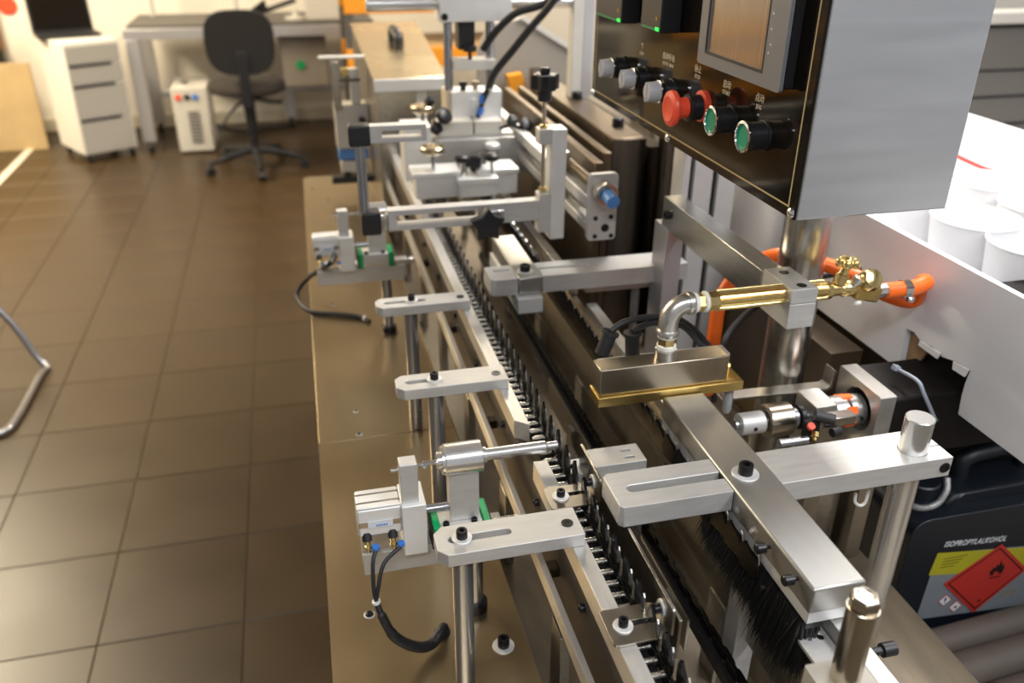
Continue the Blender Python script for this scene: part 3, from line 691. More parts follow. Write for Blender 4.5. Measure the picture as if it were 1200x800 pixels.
MB().prism([(383, 448), (411.5, 448), (411.5, 505), (383, 505)], [circ(404, 474, 3.4)], 196, 200, 'z').build('plate', 'alu', t, bev=.5)
MB().cyl((404, 474, 190), (404, 474, 199), 4.6).build('plate_screw', 'black', t)
MB().box(399, 411, 478, 500, 150, 195.8).build('stem', 'sheet', t)
q = P(1033, 762, 150)
t = tag(MB().cyl((q[0], q[1], 150), (q[0] + 14, q[1], 150), 7, 24).cyl((430, q[1], 150), (q[0], q[1], 150), 4).build('threaded_stop', 'blackp', None), 'short black threaded stop beside the nickel post', 'stop')

# ================================================================== right: white crate with cups, stand, can, tubes
F = 760.
def fp(px, py): q = PX(px, py, F); return (q[1], q[2])
cr = thing('white_crate', 'large white board crate with a torn hole in its near side', 'crate', (1050, 1100, 216))
bl, tl = fp(1054, 425), fp(1038, 256)
zb = 216; zt = 392
tear = [fp(1054, 427), fp(1062, 385), fp(1071, 389), fp(1079, 400), fp(1092, 406), fp(1104, 418), fp(1121, 424), fp(1137, 434), fp(1131, 449), fp(1127, 463), fp(1124, 481)]
tear[0] = (tear[0][0], zb); tear[-1] = (tear[-1][0], zb)
poly = [(420, zb), (420, zt), (1750, zt), (1750, zb)] + tear
MB().prism(poly, [], F, F + 9, 'x').build('left_side', 'white', cr)
MB().box(F + 9, 1360, 420, 429, zb, zt).box(F + 9, 1360, 1741, 1750, zb, zt).box(1351, 1360, 429, 1741, zb, zt).build('sides', 'white', cr)
MB().box(F + 9, 1351, 860, 1741, zb, zb + 8).build('bottom', 'white', cr)
c1, c2 = fp(1064, 390), fp(1078, 410)
MB().prism([fp(1054, 378), fp(1080, 388), fp(1086, 404), fp(1070, 424), fp(1046, 430)], [], F + 10, F + 14, 'x').build('torn_cardboard', 'card', cr)
MB().prism([fp(1080, 399), fp(1104, 414), fp(1100, 420), fp(1078, 404)], [], F - 3, F - 1, 'x').build('torn_flap', 'cup', cr)
MB().prism([fp(1120, 423), fp(1138, 433), fp(1133, 441), fp(1119, 432)], [], F - 4, F - 2, 'x').build('torn_flap', 'cup', cr)
cup0 = None
def cup(x, y, zr, label):
    global cup0
    if cup0 is None:
        cup0 = thing('paper_cup', label, 'cup', (x, y, zr - 140), 'white cups standing in the crate')
        MB().lathe([(45, 0), (61, 138), (63, 139), (63.5, 141), (62, 143), (60, 141), (59, 137), (44, 3)], (x, y, zr - 140), seg=48).build('wall', 'cup', cup0)
        MB().lathe([(44, 3), (1, 3.2)], (x, y, zr - 140), seg=32, caps=False).build('base', 'cup', cup0)
        return
    r = cup0.copy(); C.objects.link(r); r.location = (x * MM, y * MM, (zr - 140 + BENCH) * MM); r['label'] = label
    for ch in cup0.children:
        c = ch.copy(); C.objects.link(c); c.parent = r
for px, py, lab in ((1144, 255, 'white cup nearest the steel control box in the crate'), (1160, 212, 'white cup behind the nearest one, by the red wire'), (1215, 285, 'white cup cut by the right edge, nearest the viewer'),
                    (1222, 240, 'white cup at the right edge, second from the viewer'), (1225, 203, 'white cup farthest back at the right edge'), (1080, 228, 'white cup mostly hidden behind the control box corner')):
    q = P(px, py, 372); cup(q[0], q[1], 372, lab)
t = thing('crate_stand', 'black steel stand the white crate rests on', 'stand', (1100, 1300, FL))
MB().box(790, 1400, 880, 1760, 150, 215.5).box(800, 1390, 900, 1750, FL, 150).build('stand_body', 'inkblack', t, bev=3)  # near-black colour also carries the shade below the crate
MB().box(786, 790, 870, 1760, -200, 200).build('side_panel', 'cabbrown', t, bev=1)
t = thing('side_cart', 'low dark cart shelf beside the bench holding the black canister', 'cart', (980, 560, FL))
MB().box(700, 1300, 330, 862, -190, -172).build('shelf', 'trough', t, bev=1)
for x in (715, 1285):
    for y in (345, 847): MB().box(x - 12, x + 12, y - 12, y + 12, FL, -190).build('leg', 'steel', t)
# jerrycan
jx0, jx1, jy0, jy1 = 738, 1000, 742, 862
jc = thing('jerrycan', 'black plastic canister with yellow and red hazard label', 'jerrycan', (870, 800, -172))
MB().prism(rrect(jx0, jx1, -172, 52, 26, 6), [], jy0, jy1, 'y').build('body', 'can', jc, bev=9)
MB().prism([(jx0 + 60, 50), (jx1 - 30, 50), (jx1 - 40, 70), (jx0 + 80, 70)], [], jy0 + 20, jy1 - 20, 'y').build('shoulder', 'can', jc, bev=6)
MB().tube([(jx0 + 110, 802, 66), (jx0 + 112, 802, 96), (jx0 + 150, 802, 104), (jx1 - 70, 802, 104), (jx1 - 48, 802, 90), (jx1 - 46, 802, 66)], 12, 14).build('handle', 'can', jc)
MB().lathe([(24, 0), (24, 20), (22, 22)], (jx0 + 50, 800, 52), seg=28).build('cap', 'can', jc)
def jp(px, py): q = PY(px, py, jy0 - .6); return (q[0], q[2])
J = lambda l: [jp(*p) for p in l]
MB().prism(J([(1099, 649), (1200, 640), (1203, 708), (1073, 726)]), [], jy0 - .5, jy0 - .1, 'y').build('silver_label', 'labelsilver', jc)
MB().prism(J([(1099, 648), (1202, 641), (1200, 667), (1088, 674)]), [], jy0 - .9, jy0 - .6, 'y').build('yellow_band', 'yellow', jc)
rd = J([(1174, 637), (1203, 666), (1140, 717), (1105, 684)])
MB().prism(rd, [], jy0 - 1.5, jy0 - 1.0, 'y').build('hazard_diamond', 'redlab', jc)
def lerp(u, v):  # inside the diamond, u right, v up, both 0..1
    a, b, c, d = [Vector(p) for p in (rd[3], rd[2], rd[1], rd[0])]
    q = (a * (1 - u) + b * u) * (1 - v) + (d * (1 - u) + c * u) * v; return (q.x, q.y)
fl_ = [(-.5, 0), (-.62, .35), (-.42, .55), (-.45, .8), (-.2, .62), (-.12, 1.0), (.05, .75), (.12, 1.35), (.3, .95), (.38, .7), (.5, .9), (.62, .45), (.5, 0), (.25, -.05), (.3, .3), (.1, .15), (.05, .45), (-.1, .2), (-.25, .3), (-.2, -.05)]
cxy = jp(1166, 672); sc = 19
MB().prism([(cxy[0] + x * sc, cxy[1] + y * sc) for x, y in fl_], [], jy0 - 1.9, jy0 - 1.6, 'y').box(cxy[0] - 10, cxy[0] + 10, jy0 - 1.9, jy0 - 1.6, cxy[1] - 6, cxy[1] - 4.4).build('flame_symbol', 'inkblack', jc)
g = MB()
for a, b in (((.05, .05), (.95, .07)), ((.93, .05), (.95, .95)), ((.05, .93), (.95, .95)), ((.05, .05), (.07, .95))):
    g.prism([lerp(a[0], a[1]), lerp(b[0], a[1]), lerp(b[0], b[1]), lerp(a[0], b[1])], [], jy0 - 1.8, jy0 - 1.6, 'y')
g.build('diamond_border', 'inkblack', jc)
cxy2 = jp(1146, 704)
MB().prism([(cxy2[0] + x * 3.6, cxy2[1] + y * 4) for x, y in fl_], [], jy0 - 1.9, jy0 - 1.6, 'y').build('small_flame', 'inkblack', jc)
for k, (px, py) in enumerate(((1107, 703), (1119, 710))):
    c = jp(px, py); r = 11.5
    MB().prism([(c[0] + r, c[1]), (c[0], c[1] + r), (c[0] - r, c[1]), (c[0], c[1] - r)], [], jy0 - 1.0, jy0 - .8, 'y').build('pictogram', 'redlab', jc)
    MB().prism([(c[0] + 9.6, c[1]), (c[0], c[1] + 9.6), (c[0] - 9.6, c[1]), (c[0], c[1] - 9.6)], [], jy0 - 1.3, jy0 - 1.1, 'y').build('pictogram_ground', 'inkwhite', jc)
    if k: MB().prism([(c[0] + x * 4, c[1] - 3 + y * 4.5) for x, y in fl_], [], jy0 - 1.6, jy0 - 1.4, 'y').build('pictogram_mark', 'inkblack', jc)
    else: MB().prism([(c[0] - 1, c[1] - 1.5), (c[0] + 1, c[1] - 1.5), (c[0] + 1.8, c[1] + 5), (c[0] - 1.8, c[1] + 5)], [], jy0 - 1.6, jy0 - 1.4, 'y').prism([(c[0] + 1.2 * x, c[1] - 4 + 1.2 * y) for x, y in ((1, 0), (0, 1), (-1, 0), (0, -1))], [], jy0 - 1.6, jy0 - 1.4, 'y').build('pictogram_mark', 'inkblack', jc)
q0 = jp(1106, 641)
tx = text('lettering', 'ISOPROPYLALKOHOL', 13, 'inkwhite', jc, (q0[0], jy0 - .4, q0[1]), (pi / 2, R(5), 0), shear=.25, align='LEFT', bold=.15)
tx.scale = (.74, 1, 1)
g = MB()
for k in range(4):
    a = jp(1106 - k * 1.5, 655 + k * 3.4); g.box(a[0], a[0] + 38 - 5 * k, jy0 - 1.2, jy0 - .95, a[1], a[1] + .8)
g.build('fine_print', 'inkblack', jc)
g = MB(); a = jp(1172, 700)
for k in range(9): g.box(a[0] + k * 3, a[0] + k * 3 + 1.4, jy0 - .95, jy0 - .55, a[1], a[1] + 13)
g.build('label_text_block', 'greybox', jc)
for k, (y, r, z) in enumerate(((706, 22, -150), (655, 26, -146), (598, 28, -144))):
    tag(MB().lathe([(r - 1, 0), (r, 1), (r, 519), (r - 1, 520), (r - 5, 519), (r - 5, 10)], (760 + 25 * k, y, -172 + r), (1, .06, 0), 32).build('grey_tube', 'roll', None),
        ('grey brown tube lying on the cart right against the canister', 'middle grey brown tube lying on the cart', 'grey brown tube lying on the cart nearest the viewer')[k], 'tube', 'tubes on the side cart')
# chain necklace / braided wire by the can
t = tag(MB().tube([PY(1110, 560, 735), PY(1109, 575, 725), PY(1098, 590, 722), PY(1080, 595, 722), PY(1062, 590, 726)], 4.2, 12).build('braided_cable', mat('speckled braid', (.3, .3, .3), .4, .6, 1, 700, .9, 900), None), 'speckled braided cable loop hanging in front of the canister', 'cable')
t = thing('white_cable_tie', 'long pale blue-grey cable tie sticking up behind the upright rod', 'cable tie', (700, 740, 230))
MB().tube([PY(1051, 432, 800), PY(1075, 446, 760), PY(1083, 462, 750), PY(1096, 492, 745)], 2.4, 8).build('strap', 'tiegrey', t)
MB().obox(PY(1050, 431, 800), (9, 8, 7), (0, 20, 0)).build('tie_head', 'tiegrey', t, bev=1)
t = thing('green_wire', 'green and yellow wire coming out of the torn crate', 'wire', (760, 760, 200))
MB().tube([PY(1092, 497, 745), PY(1103, 490, 770), PY(1118, 489, 800), PY(1135, 492, 830)], 1.4, 8).build('wire', 'greenseal', t)
t = tag(MB().tube([PY(1003, 578, 640), PY(1002, 588, 640), PY(1008, 592, 640), PY(1014, 588, 640), PY(1018, 574, 640)], 1.8, 8).build('cable_tie', 'tie', None), 'small white plastic hook hanging below the near crossbar', 'hook')
# ================================================================== slotted bar fixture (mid distance)
YB = 1310.
def by(px, py, y=YB): return PY(px, py, y)
t = thing('slotted_bar', 'slotted aluminium bar with black star knob crossing over both chains', 'bar', (290, YB, 255))
x0 = by(455, 255)[0]; x1 = by(642, 240)[0]; zt_ = by(546, 241)[2]; zb_ = zt_ - 34
MB().prism([(x0, zb_), (x1, zb_), (x1, zt_), (x0, zt_)], [[(x0 + 14, zb_ + 9), (x1 - 118, zb_ + 9), (x1 - 118, zt_ - 9), (x0 + 14, zt_ - 9)]], YB, YB + 22, 'y').build('bar', 'alu', t, bev=.8)
MB().box(x1 - 105, x1 - 75, YB - 6, YB, zt_ - 26, zt_ - 10).build('clamp_stub', 'alupol', t, bev=2)
kx_, kz_ = by(568, 258)[0], by(568, 258)[2]
st = [((30 if k % 2 == 0 else 19) * cos(pi * k / 5 + pi / 2), (30 if k % 2 == 0 else 19) * sin(pi * k / 5 + pi / 2)) for k in range(10)]
MB().prism([(kx_ + a, kz_ + b) for a, b in st], [], YB - 30, YB - 12, 'y').lathe([(9, 0), (9, 18)], (kx_, YB - 1, kz_), (0, -1, 0)).build('star_knob', 'blackp', t, bev=2.5)
bk = MB().box(x0 - 42, x0 - 12, YB - 4, YB + 26, zt_ - 38, zt_).build('end_clamp', 'blackp', t, bev=3)
MB().box(x0 - 13, x0 - 1, YB - 2, YB + 20, zt_ - 34, zt_ - 4).build('clamp_screws', 'chrome', bk, bev=2)
rx = x0 - 36; topz = by(418, 160)[2]
MB().cyl((rx, YB + 8, zt_ - 4), (rx, YB + 8, topz), 8).build('vertical_rod', 'post', t)
ub = MB().box(rx - 16, rx + 16, YB - 2, YB + 26, topz - 16, topz + 16).build('corner_clamp', 'blackp', t, bev=3)
xe = by(500, 155)[0]
MB().prism([(rx + 16, topz - 12), (xe, topz - 12), (xe, topz + 14), (rx + 16, topz + 14)], [[(rx + 34, topz - 5), (xe - 8, topz - 5), (xe - 8, topz + 6), (rx + 34, topz + 6)]], YB, YB + 22, 'y').build('upper_bar', 'alu', t, bev=.8)
# vertical slide at the right end
t = thing('vertical_slide', 'upright aluminium slide with spindle and black adjusting knob', 'slide', (430, YB + 10, 230))
xa, xb, xc = by(636, 215)[0], by(646, 215)[0], by(663, 215)[0]
z0, z1 = by(650, 280)[2], by(650, 152)[2]
MB().box(xb, xc, YB, YB + 36, z0, z1).build('column', 'alupale', t, bev=1)
MB().box(xa - 6, xb, YB + 4, YB + 30, z1 - 24, z1).build('top_bracket', 'alu', t, bev=1)
MB().box(xa - 6, xb - .3, YB - 2, YB + 24, z0 + 14, z0 + 80).build('carriage', 'alu', t, bev=1)
sxm = (xa + xb) / 2 - 3
MB().cyl((sxm, YB + 16, z0 + 70), (sxm, YB + 16, z1 + 44), 3.2).build('spindle', 'nickel', t)
MB().lathe([(7, 0), (7, 5), (5, 6)], (sxm, YB + 16, z0 + 82)).lathe([(7, 0), (7, 5)], (sxm, YB + 16, z1)).build('spindle_nut', 'brass', t)
kz = by(642, 104)[2]
MB().prism([(sxm + (24 if k % 2 == 0 else 17) * cos(pi * k / 6), YB + 16 + (24 if k % 2 == 0 else 17) * sin(pi * k / 6)) for k in range(12)], [], kz - 4, kz + 20, 'z').lathe([(11, -22), (12, -4)], (sxm, YB + 16, kz)).lathe([(8, 20), (8, 30)], (sxm, YB + 16, kz)).build('adjusting_knob', 'blackp', t, bev=2)
# side slide with blue tipped buffer
t = thing('cross_slide', 'linear slide with end plate and blue-tipped buffer right of the bar', 'slide', (450, 1400, 260))
q1 = PX(690, 283, 448); ye = 1262.
X0, X1 = PY(690, 240, ye)[0], PY(723, 240, ye)[0]
zlo, zhi = PY(706, 281, ye)[2], PY(706, 204, ye)[2]
MB().prism(rrect(X0, X1, zlo, zhi, 6), [], ye, ye + 12, 'y').build('end_plate', 'alu', t, bev=1)
for a, b in ((698, 256), (716, 254), (709, 267), (697, 277), (716, 276)):
    p = PY(a, b, ye - .3); MB().lathe([(4 if a != 709 else 7, 0), (4 if a != 709 else 7, .6)], (p[0], ye, p[2]), (0, -1, 0), 14).build('screw_hole', 'black', t)
for (xx, zz_, w_, h_) in ((X0 + 4, zlo + 52, 20, 20), (X0 + 4, zlo + 14, 22, 16)):
    MB().box(xx - 4, xx + w_ - 4, ye + 12, 1980, zz_, zz_ + h_).build('slide_rail', 'alu', t, bev=1)
bx_, bz_ = PY(700, 222, ye)[0] + 9, PY(700, 224, ye)[2]
MB().cyl((bx_ - 4, ye + 170, bz_ + 2), (bx_ - 4, ye + 12, bz_ + 2), 9).build('damper_rod', 'brownmetal', t)
MB().cyl((bx_, ye + 14, bz_), (bx_, ye - 24, bz_), 19, 30).build('buffer_nut', 'nickel', t, bev=1)
MB().cyl((bx_, ye - 24, bz_), (bx_ + 1, ye - 50, bz_ - 4), 11, 24).build('blue_tip', 'bluetip', t, bev=2)
MB().box(bx_ - 40, bx_ - 4, ye + 160, ye + 195, bz_ - 50, bz_ + 24).build('rod_block', 'nickel', t, bev=4)
# ---- pad clamp (white block) and print head
t = thing('pad_carriage', 'bright white-topped block with black star knobs behind the slotted bar', 'carriage', (310, 1630, 240))
MB().box(209, 300, 1600, 1650, 262, 303).box(318, 410, 1600, 1650, 262, 303).box(300, 318, 1620, 1650, 262, 295).build('block', 'alupale', t, bev=1)
MB().box(204, 298, 1596, 1664, 303.4, 313).box(330, 412, 1596, 1664, 303.4, 313).build('top_plate', 'alupale', t, bev=1)
fx = MB().box(286, 366, 1572, 1598, 292, 304).box(290, 362, 1574, 1596, 268, 292).build('front_clamp', 'alupale', t, bev=1)
for xx, yy2 in ((298, 1590), (356, 1590)):
    MB().cyl((xx, yy2, 304), (xx, yy2, 336), 3).build('stud', 'chrome', t)
    MB().lathe([(8, 0), (15, 4), (15, 12), (9, 16)], (xx, yy2, 332), seg=10).build('black_knob', 'blackp', t)
MB().prism([(328 + (26 if k % 2 == 0 else 17) * cos(pi * k / 5), 1622 + (26 if k % 2 == 0 else 17) * sin(pi * k / 5)) for k in range(10)], [], 318, 340, 'z').lathe([(8, 0), (8, 14)], (328, 1622, 305)).build('star_knob', 'blackp', t, bev=3)
t = thing('print_head', 'pad printing head of grey blocks and twin columns below the overhead rod', 'print head', (330, 1760, 250))
MB().box(214, 470, 1735, 1750, 262, 340).build('front_plate', 'aluy', t, bev=1)
MB().box(205, 262, 1725, 1800, 262, 372).build('left_plate', 'alupale', t, bev=1)
MB().box(280, 352, 1748, 1790, 345, 374).box(356, 414, 1748, 1790, 345, 372).build('cream_blocks', 'unit', t, bev=1)
MB().box(262, 440, 1750, 1800, 262, 345).build('bed', 'alu', t)
yh = 1790.
a = PY(530, 148, yh); b = PY(588, 106, yh)
MB().box(a[0], b[0], yh, yh + 60, a[2], b[2]).build('lower_block', 'alupale', t, bev=1)
MB().box(a[0] - 10, a[0] - .5, yh + 8, yh + 70, a[2], b[2]).build('side_strip', 'beige', t)
MB().box((a[0] + b[0]) / 2 - 12, (a[0] + b[0]) / 2, yh - 4, yh, a[2] + 4, b[2] - 14).build('front_rib', 'alupale', t, bev=1)
c0 = PY(532, 83, yh); c1 = PY(581, 72, yh)
MB().box(c0[0], c1[0], yh, yh + 50, c0[2], c1[2] + 4).build('middle_plate', 'unit', t, bev=1)
ct = PY(528, 27, yh)[2]
for px in (527.5, 577):
    xx = PY(px, 60, yh)[0]
    MB().cyl((xx, yh + 25, a[2] - 20), (xx, yh + 25, ct + 6), 9).build('column', 'post', t)
xm = PY(552, 60, yh)[0]
MB().box(xm - 22, xm + 12, yh + 16, yh + 60, c1[2] + 22, ct).build('air_valve', 'blackp', t, bev=2)
MB().lathe([(4, 0), (4, 14), (14, 16), (14, 26), (8, 30)], (xm, yh + 12, c1[2] + 4)).build('valve_knob', 'blackp', t)
for dx_ in (-14, 12): MB().lathe([(6, 0), (6, 8), (9, 10), (9, 18)], (xm + dx_, yh + 20, b[2])).build('small_fitting', 'nickel' if dx_ > 0 else 'blackp', t)
tb0 = PY(515, 27, yh)[0]; tb1 = PY(599, 27, yh)[0]
hd = MB().box(tb0, tb1, yh - 6, yh + 60, ct + 2, ct + 62).build('top_block', 'alupale', t, bev=1.5)
p = PY(521, 20, yh - 6); MB().lathe([(7, 0), (7, .8)], (p[0], yh - 6, p[2]), (0, -1, 0)).build('block_screw', 'black', hd)
zr = PY(470, 5, yh + 20)[2]
t2 = thing('overhead_rod', 'polished overhead rod across the top carrying the print head', 'rod', (300, yh + 24, 590))
MB().cyl((PY(430, 7, yh)[0], yh + 24, zr), (tb0 - .5, yh + 24, zr), 13, 28).build('rod', 'alupol', t2)
MB().cyl((tb1 + .5, yh + 24, zr), (PY(693, 5, yh)[0], yh + 24, zr), 13, 28).build('rod', 'alupol', t2)
# discs on stems
for (px, py, pb, lab) in ((507, 176, 205, 'near mushroom-headed adjusting screw on the white-topped block'), (495, 128, 152, 'far mushroom-headed adjusting screw beside the steel hood'), (577, 172, 186, 'pale adjusting screw in front of the print head')):
    y = 1620 if pb == 205 else 1720
    q = PY(px, py, y); q2 = PY(px, pb, y); k_ = 24 if px != 577 else 16
    tt = thing('adjusting_screw', lab, 'screw', (q[0], y, q2[2]))
    MB().cyl((q[0], y, q2[2]), (q[0], y, q[2]), 4).build('stem', 'post', tt)
    MB().lathe([(k_ * .5, -10), (k_, -2), (k_, 6), (k_ - 2, 8)], (q[0], y, q[2]), seg=28).build('head', 'cover' if px != 577 else 'alupale', tt)
t = thing('knob_cluster', 'cluster of black knobs and a lever left of the print head', 'knobs', (262, 1735, 372))
for (px, py, r_) in ((517, 139, 17), (508, 153, 13), (500, 121, 10)):
    q = PY(px, py, 1732); MB().lathe([(r_ * .7, 0), (r_, 6), (r_, 16), (r_ * .6, 20)], q, (.5, -.6, .6), 12).build('knob', 'blackp', t)
q = PY(512, 165, 1732); q2 = PY(508, 140, 1732)
MB().cyl(q, q2, 4).build('stem', 'nickel', t)
t = thing('knob_cluster', 'black wing knobs right of the print head on the guide rail', 'knobs', (440, 1700, 350))
for (px, py, r_) in ((598, 144, 12), (614, 149, 15)):
    q = PY(px, py, 1750); MB().lathe([(r_ * .7, 0), (r_, 6), (r_, 14), (r_ * .6, 18)], q, (.3, -.6, .7), 12).build('knob', 'blackp', t)
MB().tube([PY(585, 150, 1750), PY(600, 147, 1750), PY(616, 152, 1750)], 4, 8).build('lever', 'blackp', t)
for k, pts in enumerate(([(572, 104), (580, 85), (600, 60), (620, 35), (640, 12), (660, -14)], [(566, 58), (582, 36), (604, 16), (634, 6), (664, -8)])):
    tt = thing('pneumatic_hose', ('long black hose from the blue fitting up past the overhead rod', 'shorter black hose beside the overhead rod')[k], 'hose', PY(*pts[0], yh - 10))
    MB().tube([PY(a_, b_, yh - 20 - 20 * i) for i, (a_, b_) in enumerate(pts)], 7.5, 14).build('hose', 'rubber', tt)
    if k == 0:
        for (a_, b_, c_, d_) in ((572, 104, 563, 120), (572, 106, 560, 138)):
            MB().tube([PY(a_, b_, yh - 20), PY((a_ + c_) / 2 - 1, (b_ + d_) / 2, yh - 14), PY(c_, d_, yh - 8)], 4.5, 10).build('branch', 'rubber', tt)
            MB().lathe([(6.5, -8), (6.5, 8)], PY((a_ + 3 * c_) / 4, (b_ + 3 * d_) / 4, yh - 14), (-.3, 0, -1), 12).build('blue_fitting', 'blue', tt)
            MB().lathe([(6, -6), (6, 6)], PY(c_, d_ + 3, yh - 8), (-.3, 0, -1), 12).build('metal_fitting', 'chrome', tt)
        MB().lathe([(9, -3), (9, 3)], PY(573, 103, yh - 20), (.5, 0, 1), 12).build('cable_tie', 'tie', tt)

# ================================================================== hood, regulator, posts further back
t = thing('steel_hood', 'long brushed steel hood with black handle behind the print head', 'hood', (270, 2700, 60))
hz = 400
MB().prism([(186, 2110), (362, 2120), (440, 3180), (210, 3160)], [], hz - 4, hz, 'z').build('top', 'cover', t, bev=1)
MB().box(186, 362, 2104, 2112, hz - 30, hz - 2).build('front_lip', 'alupale', t, bev=1)
MB().box(192, 356, 2122, 2128, 60, hz - 6).build('front_panel', 'steel', t, bev=1)
MB().prism([(192, 2128), (200, 2128), (222, 3150), (214, 3150)], [], 60, hz - 5, 'z').prism([(350, 2128), (356, 2128), (432, 3150), (424, 3150)], [], 60, hz - 5, 'z').build('side_panel', 'sheet', t)
MB().box(286, 310, 2116, 2122, 90, hz - 32).build('upright_strip', 'unit', t, bev=1)
hh = P(464, 52, hz)
MB().tube([(hh[0], hh[1] - 70, hz), (hh[0], hh[1] - 70, hz + 30), (hh[0], hh[1], hz + 36), (hh[0], hh[1] + 80, hz + 30), (hh[0], hh[1] + 80, hz)], 14, 12).build('handle', 'blackp', t)
for k in range(2):
    MB().box(200 + 200 * k, 216 + 200 * k, 2150, 3100, 0 if k else 0, 60).build('runner', 'sheet', t)
t = thing('air_regulator', 'pale blurred filter regulator with blue bowl on a black foot', 'regulator', (130, 2500, 0))
yr = 2480.
def rb(px0, py0, px1, py1, name, m, d=60, dy=0):
    a, b = PY(px0, py1, yr + dy), PY(px1, py0, yr + dy)
    return MB().box(a[0], b[0], yr + dy, yr + dy + d, a[2], b[2]).build(name, m, t, bev=2)
rb(396, 122, 430, 175, 'body', 'unit'); rb(398, 175, 432, 188, 'blue_band', 'bluetip'); rb(401, 188, 426, 203, 'bowl', 'unit')
rb(390, 205, 446, 216, 'foot', 'blackp', 40); rb(404, 200, 412, 208, 'stem', 'blackp')
rb(392, 72, 397, 128, 'left_post', 'steel', 20, -20); rb(373, 65, 428, 70, 'cross_rod', 'unit', 20, -22); rb(412, 80, 420, 122, 'right_post', 'unit', 20, 2); rb(398, 92, 422, 96, 'lower_rod', 'blackp', 20, 0); rb(400, 80, 408, 90, 'brass_nut', 'brass', 20, 2)
MB().lathe([(10, 0), (10, 30)], PY(424, 140, yr - 8), (0, -1, 0), 12).build('side_knob', 'blackp', t)

# upright dryer plates
dry = thing('dryer_block', 'stack of thick brown upright plates with black bolts beside the control panel', 'machine block', (560, 1650, 0))
MB().box(548, 610, 1448, 2020, 0, 400).build('thick_plate', 'brownmetal', dry, bev=2)
MB().box(547, 611, 1443, 1447.6, 0, 398).build('front_cover', 'darksteel', dry, bev=.6)
MB().box(516, 530, 1400, 2020, 0, 388).build('middle_plate', 'brownmetal', dry, bev=2)
MB().box(482, 497, 1350, 2020, 60, 386).build('thin_plate', 'brownmetal', dry, bev=2)
MB().box(530, 548, 1460, 2000, 0, 340).box(497, 516, 1460, 2000, 60, 340).build('filler', 'darksteel', dry)
for px, py in ((676, 116), (724, 148)):
    q = P(px, py, 400); MB().lathe([(11, 0), (11, 14), (9, 16)], (min(q[0], 592), q[1], 400), seg=18).build('black_bolt', 'black', dry)
t = thing('upright_profile', 'pale slotted aluminium upright profile behind the side beam', 'profile', (640, 1230, 0))
o = []
for a_, b_ in ((594, 607), (615, 648), (658, 690)): MB().box(a_, b_, 1245, 1285, 0, 499).build('profile_web', 'alupale', t, bev=1)
for a_, b_ in ((607.2, 614.8), (648.2, 657.8)): MB().box(a_, b_, 1255, 1285, 0, 499).build('slot_shade', 'blackp', t)  # black strips stand in for the shade inside the profile's slots
t = thing('stainless_tube', 'two brown reflecting upright tubes between dryer plates and profile', 'tube', (600, 1400, 0))
MB().cyl((632, 1400, 0), (632, 1400, 440), 15, 28).build('tube', 'darksteel', t)
MB().cyl((668, 1400, 0), (668, 1400, 440), 16, 28).build('tube', 'brownmetal', t)
t = thing('rear_cabinet', 'dark glossy steel cabinet face behind the burner', 'cabinet', (720, 1500, -60))
MB().box(700, 752, 930, 2300, FL, 212).build('cabinet', 'cabbrown', t, bev=1)
MB().box(690, 699.8, 1000, 2300, 2, 40).build('ledge', 'plate', t)
MB().box(620, 650, 1450, 2300, 0, 380).build('rear_web', 'darksteel', t)
t = thing('upright_post', 'pale square aluminium upright right of the overhead rod', 'post', (570, 1800, 400))
q0, q1 = PY(670, 60, 1800)[0], PY(694, 60, 1800)[0]
MB().box(q0, (q0 + q1) / 2, 1796, 1830, 400.5, 660).build('left_face', 'unit', t, bev=1)
MB().box((q0 + q1) / 2, q1, 1796, 1830, 400.5, 660).build('right_face', 'deskalu', t, bev=1)
t = thing('machine_cover', 'grey painted sloping machine panel behind the print head', 'panel', (700, 2400, 0))
ys_ = 2350.
def q2(px, py, y=ys_): q = PY(px, py, y); return (q[0], q[2])
MB().prism([q2(575, 28), q2(612, 22), q2(690, 72), q2(690, 130), q2(560, 130), q2(560, 60)], [], ys_, ys_ + 30, 'y').build('panel', 'greyp', t, bev=2)
MB().prism([q2(606, 20), q2(614, 18), q2(692, 66), q2(690, 73)], [], ys_ - 8, ys_ - .5, 'y').build('edge_trim', 'unit', t)
MB().prism([q2(590, 85), q2(606, 82), q2(616, 118), q2(596, 120)], [], ys_ - 60, ys_ - 20, 'y').build('orange_flap', 'orangerack', t)
t = tag(MB().box(*[PY(610, 60, 2900)[0], PY(745, 60, 2900)[0]], 2900, 3300, -100, 640).build('beige_housing', 'beige', None, bev=6), 'large beige machine housing far behind the hose', 'housing')

# ================================================================== pallet racks
def rack(label, o, bays, levels, rot=0, group='orange pallet racks', boxes=True):
    t = thing('storage_rack', label, 'rack', (o[0], o[1], FL))
    W, D, H = bays
    for x in (0, W):
        for y in (0, D): MB().box(o[0] + x - 25, o[0] + x + 25, o[1] + y - 25, o[1] + y + 25, FL, FL + H).build('upright', 'desk', t, bev=2)
    for i, z in enumerate(levels):
        for y in (0, D): MB().box(o[0] - 25, o[0] + W + 25, o[1] + y - 30, o[1] + y + 30, FL + z - 55, FL + z + 55).build('beam', 'orangerack', t, bev=4)
        MB().box(o[0], o[0] + W, o[1], o[1] + D, FL + z + 55, FL + z + 75).build('deck', 'board', t)
    if rot: t.rotation_euler = (0, 0, R(rot))
    return t
rack('orange storage rack standing by the back wall at the left edge', (-3130, 6380), (1190, 420, 1000), (200, 420, 640))
rack('orange storage rack against the left wall of the room', (-3000, 3300), (420, 1600, 1900), (300, 780, 1180, 1600))
rack('tall orange and black rack behind the print head', (340, 5200), (1100, 420, 1500), (700, 1000, 1320))
